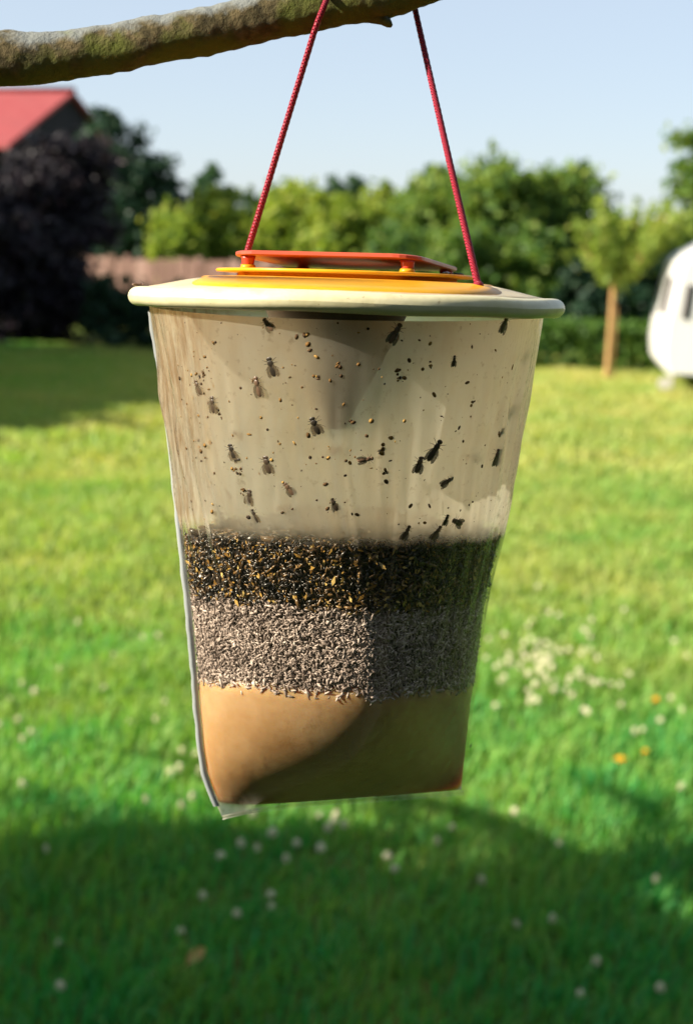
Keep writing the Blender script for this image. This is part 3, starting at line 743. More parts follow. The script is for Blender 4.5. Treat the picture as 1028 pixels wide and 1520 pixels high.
streak = m.noise(1.0, 5, 0.65, mps.outputs[0])
smear = m.noise(26, 6, 0.65, co); fine = m.noise(260, 4, 0.6, co)
base = m.ramp(smear, [(0.32, (0.98, 0.965, 0.85)), (0.55, (0.965, 0.94, 0.80)), (0.78, (0.85, 0.78, 0.60))])
big = m.noise(11, 5, 0.7, co)
base = m.mix(m.ramp(big, [(0.42, 0.0), (0.68, 0.5)]), base, (0.88, 0.80, 0.63))
base = m.mix(m.ramp(streak, [(0.47, 0.0), (0.74, 0.5)]), base, (0.82, 0.71, 0.53))
fold = m.n('ShaderNodeMapRange'); fold.interpolation_type = 'SMOOTHSTEP'
fold.inputs['From Min'].default_value = at(345, 650, Y0).x; fold.inputs['From Max'].default_value = at(285, 650, Y0).x; m.l(sp.outputs[0], fold.inputs['Value'])
mp2 = m.n('ShaderNodeMapping'); mp2.inputs['Scale'].default_value = (260, 260, 11); m.l(co, mp2.inputs[0])
crease = m.noise(1.0, 5, 0.7, mp2.outputs[0])
base = m.mix(m.math('MULTIPLY', fold.outputs[0], m.ramp(crease, [(0.36, 0.0), (0.60, 1.0)])), base, (0.55, 0.40, 0.25))   # dried residue in the fold, plus crease shading painted into the colour
base = m.mix(m.ramp(fine, [(0.60, 0.0), (0.74, 0.45)]), base, (0.42, 0.33, 0.20))
dif = m.n('ShaderNodeBsdfDiffuse'); m.l(base, dif.inputs[0])
tra = m.n('ShaderNodeBsdfTranslucent'); m.l(base, tra.inputs[0])
clear = m.n('ShaderNodeBsdfTransparent'); clear.inputs[0].default_value = (0.97, 0.96, 0.92, 1)
cloud = m.mixs(0.92, dif.outputs[0], tra.outputs[0])
bmp = m.bump(m.math('ADD', m.math('ADD', streak, m.math('MULTIPLY', fine, 0.3)), m.math('MULTIPLY', m.noise(48, 3, 0.6, co), 0.8)), 0.6, 0.003)
gl = m.n('ShaderNodeBsdfGlossy'); gl.inputs['Roughness'].default_value = 0.22; gl.inputs[0].default_value = (1, 1, 1, 1); m.l(bmp, gl.inputs['Normal'])
lw = m.n('ShaderNodeLayerWeight'); lw.inputs[0].default_value = 0.5; m.l(bmp, lw.inputs['Normal'])
fre = m.math('ADD', m.math('MULTIPLY', m.math('POWER', lw.outputs['Facing'], 5.0), 0.85), 0.07)
clarity = m.math('ADD', m.math('MULTIPLY', wet.outputs[0], 0.87), 0.12)
corx = m.n('ShaderNodeMapRange'); corx.interpolation_type = 'SMOOTHSTEP'
corx.inputs['From Min'].default_value = at(400, 1180, Y0).x; corx.inputs['From Max'].default_value = at(352, 1180, Y0).x; m.l(sp.outputs[0], corx.inputs['Value'])
clarity = m.math('SUBTRACT', clarity, m.math('MULTIPLY', m.math('MULTIPLY', cor.outputs[0], corx.outputs[0]), 0.55))
sh = m.mixs(clarity, cloud, clear.outputs[0])
MAT['film'] = m.done(m.mixs(m.math('MULTIPLY', fre, 0.7), sh, gl.outputs[0]))

NU, NV = 220, 120
vlist = [i / NV for i in range(NV + 1)]
vlist = [1 - (1 - v) ** 1.25 for v in vlist]
def shell(bm, v0, v1, inset, nu, nv, wr, closed_top=False, closed_bot=False):
    rings = []
    for i in range(nv + 1):
        v = v0 + (v1 - v0) * i / nv
        rings.append([bm.verts.new(bag_point(2 * math.pi * k / nu, v, inset, wr)) for k in range(nu)])
    for i in range(nv):
        for k in range(nu):
            k2 = (k + 1) % nu
            bm.faces.new((rings[i][k], rings[i + 1][k], rings[i + 1][k2], rings[i][k2]))
    if closed_top: bm.faces.new(rings[0][::-1])
    if closed_bot: bm.faces.new(rings[-1])
    return rings
bm = bmesh.new()
shell(bm, 0.0, 1.0, 0.0, NU, NV, 1.0)
bag = tlink('bag', bm, MAT['film'])
tag(bag, 'clear plastic bag, cloudy and fly specked above the dead flies')
def v_of(z): return (z - ZT) / (ZB - ZT)

# welded fin along the left fold of the bag
m = NT('film_edge'); d_ = m.bsdf((0.50, 0.54, 0.55), 0.25, 0.5); t_ = m.n('ShaderNodeBsdfTranslucent'); t_.inputs[0].default_value = (0.34, 0.37, 0.38, 1)
MAT['film_edge'] = m.done(m.mixs(0.45, d_, t_.outputs[0]))
bm = bmesh.new()
prev = None
for i in range(80):
    v = 0.012 + 0.965 * i / 79
    p = bag_point(math.pi + 0.03, v, 0, 0)
    q = p + Vector((-0.0017 + 0.0006 * mnoise.noise((v * 30, 0, 0)), -0.0010, 0))
    cur = [bm.verts.new(p + Vector((0.0012, -0.0004, 0))), bm.verts.new(q + Vector((0, -0.0004, 0))), bm.verts.new(q + Vector((0, 0.0004, 0))), bm.verts.new(p + Vector((0.0012, 0.0006, 0)))]
    if prev:
        for a in range(4): bm.faces.new((prev[a], cur[a], cur[(a + 1) % 4], prev[(a + 1) % 4]))
    prev = cur
tlink('side_seam', bm, MAT['film_edge'], parent=None)
# bottom weld
bm = bmesh.new()
prev = None
for i in range(60):
    u = math.pi * (1 - i / 59)
    p = bag_point(u, 1.0, 0, 0)
    cur = [bm.verts.new(p + Vector((0, s_, dz))) for s_, dz in ((-.0004, .0012), (.0004, .0012), (.0004, -.0008), (-.0004, -.0008))]
    if prev:
        for a in range(4): bm.faces.new((prev[a], cur[a], cur[(a + 1) % 4], prev[(a + 1) % 4]))
    prev = cur
tlink('bottom_seam', bm, MAT['film'])

# ---- lid
def thin_plastic(name, c0, c1, tr, k, scale=45):
    m = NT(name); f = m.noise(scale, 5); c = m.ramp(f, [(0.3, c0), (0.7, c1)]); dirt = m.noise(160, 5, 0.7)
    c = m.mix(m.ramp(dirt, [(0.60, 0.0), (0.72, 0.45)]), c, (0.20, 0.12, 0.04))
    p_ = m.bsdf(c, 0.3, 0.5); t_ = m.n('ShaderNodeBsdfTranslucent'); t_.inputs[0].default_value = (*tr, 1)
    return m.done(m.mixs(k, p_, t_.outputs[0]))
MAT['lid_yellow'] = thin_plastic('lid_yellow', (0.72, 0.37, 0.014), (0.86, 0.46, 0.02), (0.95, 0.68, 0.16), 0.40)
m = NT('rim_cream'); co = m.coord(); n1 = m.noise(70, 5, 0.6, co); n2 = m.noise(300, 4, 0.6, co)
c = m.ramp(n1, [(0.3, (0.50, 0.46, 0.27)), (0.6, (0.58, 0.54, 0.35)), (0.8, (0.44, 0.37, 0.20))])
c = m.mix(m.ramp(n2, [(0.66, 0.0), (0.72, 0.7)]), c, (0.25, 0.19, 0.10))
MAT['rim_cream'] = m.done(m.bsdf(c, 0.35, 0.5, m.bump(n1, 0.15, 0.002), **{'Subsurface Weight': 0.25, 'Subsurface Radius': (0.004, 0.004, 0.003)}))
m = NT('lid_glare_film'); co = m.coord(); n1 = m.noise(90, 5, 0.6, co)
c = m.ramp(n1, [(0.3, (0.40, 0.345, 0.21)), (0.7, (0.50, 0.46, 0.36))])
MAT['lid_glare_film'] = thin_plastic('lid_glare_film', (0.62, 0.54, 0.36), (0.74, 0.68, 0.54), (0.95, 0.84, 0.55), 0.45, 90)  # pale film colour that also stands in for glare at the lid's sides
MAT['cap_red'] = simple('cap_red', (0.40, 0.060, 0.030), 0.38, 0.5, 0.12, 60)
MAT['leg_red'] = simple('leg_red', (0.42, 0.035, 0.014), 0.4, 0.5, 0.12, 60)
MAT['funnel'] = simple('funnel', (0.11, 0.085, 0.06), 0.6, 0.3, 0.3, 60)

RIMZ = (at(200, 437, Y0).z + at(830, 460, Y0).z) / 2
LM = Matrix.Translation((at(514.5, 448, Y0).x, Y0, RIMZ)) @ Matrix.Rotation(R(-2.6), 4, 'X') @ Matrix.Rotation(R(0.45), 4, 'Y')
def lidlink(name, bm, mat, smooth=True, parent=None):
    bmesh.ops.transform(bm, matrix=LM, verts=bm.verts); return tlink(name, bm, mat, smooth, parent)
RO = 0.0990
bm = bmesh.new(); pr = []
for k in range(21):
    a = math.pi * 2 * k / 20; pr.append((RO - 0.0044 + 0.0046 * math.cos(a), 0.0043 * math.sin(a)))
add_lathe(bm, pr, 160)
for v in bm.verts:
    v.co.z += 0.0006 * mnoise.noise(v.co * 26); v.co *= 1 + 0.004 * mnoise.noise(v.co * 20 + Vector((5, 0, 0)))
lidlink('rim', bm, MAT['rim_cream'])
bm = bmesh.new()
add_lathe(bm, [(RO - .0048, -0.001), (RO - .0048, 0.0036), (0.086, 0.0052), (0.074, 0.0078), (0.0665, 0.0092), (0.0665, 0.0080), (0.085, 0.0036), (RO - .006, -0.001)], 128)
lidlink('lid_edge', bm, MAT['lid_glare_film'])
bm = bmesh.new()
add_lathe(bm, [(0.0668, 0.0093), (0.0655, 0.0098), (0.060, 0.0100), (0.050, 0.0103), (0.040, 0.0105), (0.020, 0.0105), (0.020, 0.0094), (0.045, 0.0092), (0.0655, 0.0086), (0.0668, 0.0093)], 128)
lid = lidlink('lid', bm, MAT['lid_yellow'])
# yellow skirt sector in front, down to the rim; sides stay pale as painted glare
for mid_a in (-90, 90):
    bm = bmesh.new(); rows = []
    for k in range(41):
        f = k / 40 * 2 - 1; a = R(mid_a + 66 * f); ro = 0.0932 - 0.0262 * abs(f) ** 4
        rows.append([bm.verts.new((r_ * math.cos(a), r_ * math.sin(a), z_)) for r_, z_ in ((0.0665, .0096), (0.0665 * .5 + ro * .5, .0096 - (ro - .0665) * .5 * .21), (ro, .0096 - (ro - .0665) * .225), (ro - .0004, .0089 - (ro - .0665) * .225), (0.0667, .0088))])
    for a, b in zip(rows[:-1], rows[1:]):
        for k in range(5): bm.faces.new((a[k], a[(k + 1) % 5], b[(k + 1) % 5], b[k]))
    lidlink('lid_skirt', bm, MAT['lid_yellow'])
bm = bmesh.new()
add_lathe(bm, [(0.0598, 0.0122), (0.0602, 0.0128), (0.0596, 0.0134), (0.030, 0.0137), (0.018, 0.0137), (0.018, 0.0115), (0.045, 0.0118), (0.0598, 0.0122)], 128)
lidlink('raised_disc', bm, MAT['lid_yellow'])
bm = bmesh.new(); add_lathe(bm, [(0.050, 0.0100), (0.050, 0.0121), (0.049, 0.0121), (0.049, 0.0100)], 64); lidlink('neck', bm, MAT['lid_yellow'])

# square red cap on four legs, turned a little and leaning back
fl, frr, brr = at(338, 374.5, .635), at(620, 381.5, .61), at(684, 401, .70)
ex = (frr - fl); ey = (brr - frr); bl = fl + ey
nrm = ex.cross(ey).normalized()
def cap_pt(s_, t_, h=0.0): return fl + ex * s_ + ey * t_ + nrm * h
bm = bmesh.new()
outl = []; rc = 0.13
for (cx, cy, a0) in ((1 - rc, rc, -90), (1 - rc, 1 - rc, 0), (rc, 1 - rc, 90), (rc, rc, 180)):
    for k in range(7):
        a = R(a0 + 90 * k / 6); outl.append((cx + rc * math.cos(a), cy + rc * math.sin(a)))
lay = []
for h, k in ((-0.0010, .988), (-0.0006, 1.0), (0.0006, 1.0), (0.0010, .988)):
    lay.append([bm.verts.new(cap_pt(.5 + (s_ - .5) * k, .5 + (t_ - .5) * k, h + 0.0006 * math.sin(3.1 * s_) - 0.0004 * math.sin(3 * t_))) for s_, t_ in outl])
n_ = len(outl)
for a, b in zip(lay[:-1], lay[1:]):
    for i in range(n_): bm.faces.new((a[i], a[(i + 1) % n_], b[(i + 1) % n_], b[i]))
bm.faces.new(lay[0][::-1]); bm.faces.new(lay[-1])
cap = tlink('cap', bm, MAT['cap_red'], False)
LI = LM.inverted()
def disc_z(p):                        # top of the raised disc under a world point
    q = LI @ p; return LM @ Vector((q.x, q.y, 0.0135))
for (s_, t_) in ((.085, .07), (.93, .07), (.93, .93), (.085, .93)):
    a = cap_pt(s_, t_, -0.0010); b = disc_z(a)
    q = LI @ b
    rr = math.hypot(q.x, q.y)
    if rr > 0.0570: b = LM @ Vector((q.x, q.y, 0.0099 if rr < .066 else .0094))
    bm = bmesh.new(); add_tube(bm, [a, a.lerp(b, .25), a.lerp(b, .6), b.lerp(a, -.02)], [.0034, .0030, .0027, .0025], 12); lg = tlink('leg', bm, MAT['leg_red'])
    bm = bmesh.new(); add_tube(bm, [a.lerp(b, .70), b.lerp(a, -.04)], [.0031, .0036], 12); link_ = tlink('foot', bm, MAT['lid_yellow'], parent=lg)
# entry funnel hanging inside the bag under the lid
bm = bmesh.new()
add_lathe(bm, [(0.031, 0.006), (0.030, -0.004), (0.019, -0.026), (0.006, -0.050), (0.005, -0.052), (0.018, -0.026), (0.029, -0.004), (0.030, 0.005)], 48)
for v in bm.verts:                               # pushed forward close behind the film so that it darkens it there
    t_ = min(1.0, max(0.0, (0.006 - v.co.z) / 0.056)); v.co.y += -0.0525 - 0.0185 * t_; v.co.x += -0.004
lidlink('entry_funnel', bm, MAT['funnel'])

# ---- cord
m = NT('braided_cord'); co = m.coord('UV'); 
wv = m.n('ShaderNodeTexWave'); wv.wave_type = 'BANDS'; wv.bands_direction = 'DIAGONAL'; wv.inputs['Scale'].default_value = 420; wv.inputs['Distortion'].default_value = 1.0
m.l(m.coord(), wv.inputs[0])
n1 = m.noise(40, 4)
c = m.mix(wv.outputs['Fac'], (0.15, 0.004, 0.018), (0.34, 0.010, 0.032))
c = m.mix(m.ramp(n1, [(0.4, 0.0), (0.7, 0.4)]), c, (0.18, 0.008, 0.03))
MAT['cord'] = m.done(m.bsdf(c, 0.55, 0.35, m.bump(wv.outputs['Fac'], 0.7, 0.0008)))
bpt = lambda px, py, dd: at(px, py, Y0 + dd)
attL = LM @ Vector((-0.0505, 0.026, 0.0112)); attR = at(709, 431, Y0 - .036)
qR = LI @ attR; attR = LM @ Vector((qR.x, qR.y, 0.0088))
cpath = [attL, at(369, 368, Y0 + .024), at(418, 205, Y0 + .006), bpt(466, 48, -.0095), bpt(474, 26, -.0118), bpt(482, 6, -.0122), bpt(488, -12, -.008), bpt(494, -22, 0.0), bpt(505, -24, .004), bpt(545, -32, .004), bpt(585, -38, .004), bpt(600, -36, .0085), bpt(608, -12, .0112), bpt(612, 6, .0105), bpt(615.5, 14, .009), at(634, 96, Y0 + .002), at(668, 246, Y0 - .016), attR]
def braid(bm, pts, w, t_):
    # flat braid: a tube of lens section whose edge is scalloped by the plait
    cmv = []
    for a, b in zip(pts[:-1], pts[1:]):
        L_ = (b - a).length; k = max(1, int(L_ / 0.0009))
        cmv += [a.lerp(b, i / k) for i in range(k)]
    cmv.append(pts[-1])
    return cmv
sm = catmull(cpath[3:15], 6)
full = [cpath[0], cpath[1], cpath[2]] + sm + cpath[15:]
fine_p = braid(None, full, 0, 0)
rad = []
for i in range(len(fine_p)):
    f = i / len(fine_p); rad.append((0.00128 + 0.00035 * abs(2 * f - 1)) * (1 + 0.05 * math.sin(i * 1.9)))
bm = bmesh.new(); add_tube(bm, fine_p, rad, 9)
tag(tlink('cord', bm, MAT['cord']), 'braided crimson hanging cord looped over the branch')
for p_, nm in ((attL, 'knot'), (attR, 'knot')):
    bm = bmesh.new(); add_ball(bm, p_ + Vector((0, 0, .0004)), (.0024, .0024, .0020), 2); tlink('knot', bm, MAT['cord'])

# ---- contents of the bag
m = NT('dead_fly'); g = m.n('ShaderNodeNewGeometry'); rp = g.outputs['Random Per Island']
mpx = m.noise(55, 4, 0.6, g.outputs['Position'])
rp = m.math('ADD', m.math('MULTIPLY', rp, 0.8), m.math('MULTIPLY', m.math('SUBTRACT', mpx, 0.42), 0.9))
c = m.ramp(rp, [(0.0, (0.010, 0.010, 0.011)), (0.42, (0.020, 0.015, 0.011)), (0.64, (0.065, 0.038, 0.018)), (0.82, (0.17, 0.095, 0.036)), (1.0, (0.42, 0.27, 0.11))])
MAT['dead_fly'] = m.done(m.bsdf(c, 0.28, 0.55))
m = NT('fly_wing_amber'); g = m.n('ShaderNodeNewGeometry'); c = m.ramp(g.outputs['Random Per Island'], [(0, (0.16, 0.08, 0.02)), (0.6, (0.36, 0.21, 0.05)), (1, (0.55, 0.40, 0.15))])
MAT['amber'] = m.done(m.bsdf(c, 0.22, 0.6))
m = NT('soaked_fly'); g = m.n('ShaderNodeNewGeometry'); rp = g.outputs['Random Per Island']
mpx = m.n('ShaderNodeMapping'); mpx.inputs['Scale'].default_value = (28, 28, 110); m.l(g.outputs['Position'], mpx.inputs[0])
str_ = m.noise(1.0, 4, 0.6, mpx.outputs[0])
rp = m.math('ADD', m.math('MULTIPLY', rp, 0.6), m.math('MULTIPLY', m.math('SUBTRACT', str_, 0.28), 1.0))
c = m.ramp(rp, [(0.0, (0.035, 0.025, 0.020)), (0.35, (0.20, 0.150, 0.130)), (0.7, (0.48, 0.39, 0.35)), (1.0, (0.64, 0.55, 0.50))])
MAT['soaked_fly'] = m.done(m.bsdf(c, 0.45, 0.4))
MAT['heap_core'] = simple('heap_core', (0.016, 0.013, 0.012), 0.8, 0.2, 0.4, 200)
MAT['soak_core'] = simple('soak_core', (0.06, 0.044, 0.036), 0.8, 0.2, 0.4, 200)
m = NT('bait_liquid'); co = m.coord(); n1 = m.noise(30, 6, 0.65, co)
c = m.ramp(n1, [(0.25, (0.30, 0.160, 0.066)), (0.5, (0.39, 0.235, 0.112)), (0.75, (0.47, 0.32, 0.18))])
MAT['liquid'] = m.done(m.bsdf(c, 0.35, 0.4, None, **{'Subsurface Weight': 0.7, 'Subsurface Radius': (1.0, 0.42, 0.15), 'Subsurface Scale': 0.010}))

IN = 0.0022
def level_shell(zt_f, zb_f, inset, nu=150, nv=24, amp=0.0016, seed=0.0):
    """closed plug filling the bag between two wavy levels"""
    bm = bmesh.new(); rings = []
    for i in range(nv + 1):
        ring = []
        for k in range(nu):
            u = 2 * math.pi * k / nu
            wob = amp * (mnoise.noise((math.cos(u) * 6 + seed, math.sin(u) * 6, 2)) + 0.5 * mnoise.noise((math.cos(u) * 22 + seed, math.sin(u) * 22, 5)))
            f = i / nv; va = v_of(zt_f(u)); vb = v_of(zb_f(u)) if zb_f else 0.992 - 0.022 * math.exp(-((u - math.pi) / 0.6) ** 2)
            v = va + (vb - va) * f
            w_ = (1 - f) + (f if zb_f else 0)
            ins = inset + (0.0030 * max(0.0, 1 - f / 0.10) ** 2 if not zb_f else 0.0)
            ring.append(bm.verts.new(bag_point(u, min(0.993, max(0, v + wob * w_ / (ZB - ZT))), ins, 0.5)))
        rings.append(ring)
    for i in range(nv):
        for k in range(nu):
            k2 = (k + 1) % nu; bm.faces.new((rings[i][k], rings[i + 1][k], rings[i + 1][k2], rings[i][k2]))
    for rg, fl_ in ((rings[0], True), (rings[-1], False)):
        c_ = sum((v.co for v in rg), Vector()) / len(rg); cv = bm.verts.new(c_ + Vector((0, 0, 0.002 if fl_ else 0)))
        for k in range(nu):
            k2 = (k + 1) % nu
            bm.faces.new((cv, rg[k], rg[k2]) if fl_ else (cv, rg[k2], rg[k]))
    return bm
sdr = lambda u: 1 - max(0.0, -math.sin(u))
def ruf(u, sd, a): return a * (mnoise.noise((math.cos(u) * 4, math.sin(u) * 4, sd)) + 0.6 * mnoise.noise((math.cos(u) * 13, math.sin(u) * 13, sd + 3)) + 0.4 * mnoise.noise((math.cos(u) * 40, math.sin(u) * 40, sd + 7)))
z1 = lambda u: ZF1 - 0.0105 * sdr(u) + 0.001 * math.cos(u) + ruf(u, 1.0, .0022)
z2 = lambda u: ZF2 - 0.002 * math.cos(u) - 0.0085 * sdr(u) + ruf(u, 11.0, .0038)
z3 = lambda u: ZF3 - 0.004 * math.cos(u) + 0.001 - 0.0115 * sdr(u) + ruf(u, 21.0, .0036)

def fly_bodies(n, zt, zb, size, seed, inset, jit, name, mats, wing=0.0, top=False):
    r = np.random.default_rng(seed)
    base = bmesh.new(); bmesh.ops.create_icosphere(base, subdivisions=1, radius=1.0); base.verts.ensure_lookup_table()
    BV = np.array([v.co[:] for v in base.verts]); BF = np.array([[v.index for v in f.verts] for f in base.faces]); base.free()
    Vs, Fs, Ms = [], [], []; cnt = 0
    for i in range(n):
        u = r.uniform(0, 2 * math.pi)
        if r.random() < 0.30: u = r.uniform(math.pi * 0.95, 2.02 * math.pi)
        z = zb(u) + (zt(u) - zb(u)) * r.random() + r.normal() * .0007
        v = v_of(z)
        if top:
            k = math.sqrt(r.random()) * 0.97; p = bag_point(u, v_of(zt(u)), IN, 0); c_ = bag_point(0, v_of(zt(u)), 0, 0) * 0
            l, rr = prof_at(zt(u)); cx = (l + rr) / 2
            p = Vector((cx + (p.x - cx) * k, Y0 + (p.y - Y0) * k, zt(u) + r.normal() * 0.0008 + 0.0012)); n0 = Vector((0, 0, 1)); tan = Vector((1, 0, 0))
        else:
            p = bag_point(u, min(v, .985), inset + abs(r.normal()) * jit, 0.7)
            q = bag_point(u + .02, min(v, .985), inset, 0.7); tan = (q - bag_point(u, min(v, .985), inset, .7)).normalized(); n0 = tan.cross(Vector((0, 0, 1))).normalized()
        a = r.uniform(0, math.pi * 2); bi = n0.cross(tan)
        d = (tan * math.cos(a) + bi * math.sin(a) + n0 * r.normal() * 0.3).normalized()
        s_ = n0.cross(d).normalized(); t_ = d.cross(s_)
        L = size * min(1.9, max(0.5, r.lognormal(-0.05, 0.33))); wd = L * (r.uniform(0.24, 0.42) if size > .004 else r.uniform(0.13, 0.34))
        if r.random() < wing:
            wv_ = np.array([(-1, 0, 0), (0.2, .42, .05), (1, .1, .1), (.3, -.35, .0)]) * L * 0.36
            M = np.array([d, s_, t_]); X = wv_ @ M + np.array(p + n0 * 0.0006)
            Vs.append(X); Fs.append(np.array([[0, 1, 2], [0, 2, 3]]) + cnt); Ms += [1, 1]; cnt += 4
        else:
            X = BV * np.array([L * .5, wd * .5, wd * .42]); X[:, 2] += 0.12 * L * (X[:, 0] / (L * .5)) ** 2 * r.normal() * .5
            M = np.array([d, s_, t_]); X = X @ M + np.array(p)
            Vs.append(X); Fs.append(BF + cnt); Ms += [0] * len(BF); cnt += len(BV)
    me = np_mesh(name, np.concatenate(Vs), np.concatenate(Fs), True, Ms)
    return link(name, me, mats)

heap_core = level_shell(z1, lambda u: z2(u), IN + 0.0012, 150, 14)
hc = link('dead_fly_heap', bm_mesh('dead_fly_heap', heap_core, True), MAT['heap_core'])
tag(hc, 'dark packed heap of dead flies filling the middle of the bag', 'flies', kind='stuff')
o = fly_bodies(10500, z1, z2, 0.0035, 21, IN - .0004, 0.0013, 'dead_fly_crust', [MAT['dead_fly'], MAT['amber']], wing=0.09)
o.parent = hc; tag(o, kind='stuff')
o = fly_bodies(1100, z1, z1, 0.0062, 22, IN, 0.0009, 'dead_fly_top', [MAT['dead_fly'], MAT['amber']], wing=0.1, top=True)
o.parent = hc; tag(o, kind='stuff')
soak = level_shell(z2, lambda u: z3(u), IN + 0.0014, 150, 14, 0.0012, 4.0)
so = link('soaked_fly_layer', bm_mesh('soaked_fly_layer', soak, True), MAT['soak_core'])
tag(so, 'grey brown matted layer of soaked flies between dark heap and liquid', 'flies', kind='stuff')
o = fly_bodies(28000, lambda u: z2(u) + .0012 + .0008 * math.sin(u * 37), lambda u: z3(u) - .0010 + .0008 * math.sin(u * 29), 0.0024, 23, IN - .0005, 0.0014, 'soaked_fly_crust', [MAT['soaked_fly'], MAT['amber']], wing=0.0)
o.parent = so; tag(o, kind='stuff')
o = fly_bodies(420, lambda u: z3(u) + .0005, lambda u: z3(u) - .0042, 0.0034, 24, IN - .0006, 0.0004, 'soaked_fly_fringe', [MAT['soaked_fly'], MAT['amber']], wing=0.0)
o.parent = so; tag(o, kind='stuff')
lq = level_shell(lambda u: z3(u) + 0.001, None, IN - .0006, 150, 40, 0.0008, 9.0)
lo = link('bait_liquid', bm_mesh('bait_liquid', lq, True), MAT['liquid'])
tag(lo, 'cloudy orange tan liquid in the bottom of the bag', 'liquid')

# ------------------------------------------------------------------ single flies
m = NT('fly_body'); g = m.n('ShaderNodeObjectInfo'); nf = m.noise(900, 3)
c = m.ramp(m.math('ADD', m.math('MULTIPLY', g.outputs['Random'], 0.6), m.math('MULTIPLY', nf, 0.4)), [(0.2, (0.016, 0.013, 0.009)), (0.5, (0.06, 0.040, 0.025)), (0.85, (0.17, 0.095, 0.055))])
MAT['fly_body'] = m.done(m.bsdf(c, 0.4, 0.45))
m = NT('fly_wing'); tr = m.n('ShaderNodeBsdfTransparent'); gl_ = m.bsdf((0.10, 0.075, 0.045), 0.3, 0.5)
MAT['fly_wing'] = m.done(m.mixs(0.6, tr.outputs[0], gl_))
def fly_meshes():
    bm = bmesh.new()
    add_ball(bm, (-0.17, 0, 0.13), (.30, .145, .13), 2)      # abdomen
    add_ball(bm, (0.17, 0, 0.15), (.17, .135, .135), 2)       # thorax
    add_ball(bm, (0.38, 0, 0.14), (.095, .13, .105), 2)       # head
    for s_ in (-1, 1):
        for k, (x0, x1) in enumerate(((.26, .42), (.18, .16), (.08, -.22))):
            add_tube(bm, [(x0, s_ * .08, .10), ((x0 + x1) / 2 + .02, s_ * .24, .16), (x1, s_ * .36, 0.0)], [.013, .010, .006], 5)
    b = bm_mesh('fly_body', bm, True); b.materials.append(MAT['fly_body'])
    wm = []
    for s_ in (-1, 1):
        bm = bmesh.new()
        pts = [(.16, .06), (.02, .19), (-.20, .26), (-.42, .25), (-.50, .17), (-.38, .08), (-.1, .04)]
        A = [bm.verts.new((x, s_ * y, .235 - .10 * max(0, -x))) for x, y in pts]; B = [bm.verts.new((x, s_ * y, .228 - .10 * max(0, -x))) for x, y in pts]
        bm.faces.new(A); bm.faces.new(B[::-1])
        for i in range(len(pts)): bm.faces.new((A[i], B[i], B[(i + 1) % len(pts)], A[(i + 1) % len(pts)]))
        w_ = bm_mesh('fly_wing', bm); w_.materials.append(MAT['fly_wing']); wm.append(w_)
    return b, wm
FB, FW = fly_meshes()
def make_fly(M, size, label, group):
    o = bpy.data.objects.new('house_fly', None); COL.objects.link(o); o.empty_display_size = .005
    o.matrix_world = M @ Matrix.Scale(size, 4)
    tag(o, label, 'fly', group)
    link('body', FB, None, o)
    for w_ in FW: link('wing', w_, None, o)
    return o
def bag_front(px, py, inset):
    """point, normal on the camera side of the bag along a sight line"""
    r_ = ray(px, py); best = None
    u, v = 1.5 * math.pi, 0.3
    for it in range(14):
        p = bag_point(u, v, inset, 1.0)
        # project and correct in u, v by finite differences
        def proj(q):
            c_ = CM.inverted() @ q; return Vector((514 + FPX * c_.x / -c_.z, 760 - FPX * c_.y / -c_.z))
        P_ = proj(p); du = (proj(bag_point(u + .01, v, inset, 0)) - proj(bag_point(u, v, inset, 0))) / .01; dv = (proj(bag_point(u, v + .01, inset, 0)) - proj(bag_point(u, v, inset, 0))) / .01
        e = Vector((px, py)) - P_; det = du.x * dv.y - du.y * dv.x
        if abs(det) < 1e-3: break
        u += max(-.4, min(.4, (e.x * dv.y - e.y * dv.x) / det)); v += max(-.2, min(.2, (du.x * e.y - du.y * e.x) / det))
        v = min(.99, max(.005, v))
    p = bag_point(u, v, inset, 1.0); tu = (bag_point(u + .01, v, inset, 0) - bag_point(u - .01, v, inset, 0)).normalized(); tv = (bag_point(u, v + .005, inset, 0) - bag_point(u, v - .005, inset, 0)).normalized()
    n_ = tu.cross(tv * -1).normalized()
    if n_.y > 0: n_ = -n_
    return p, n_
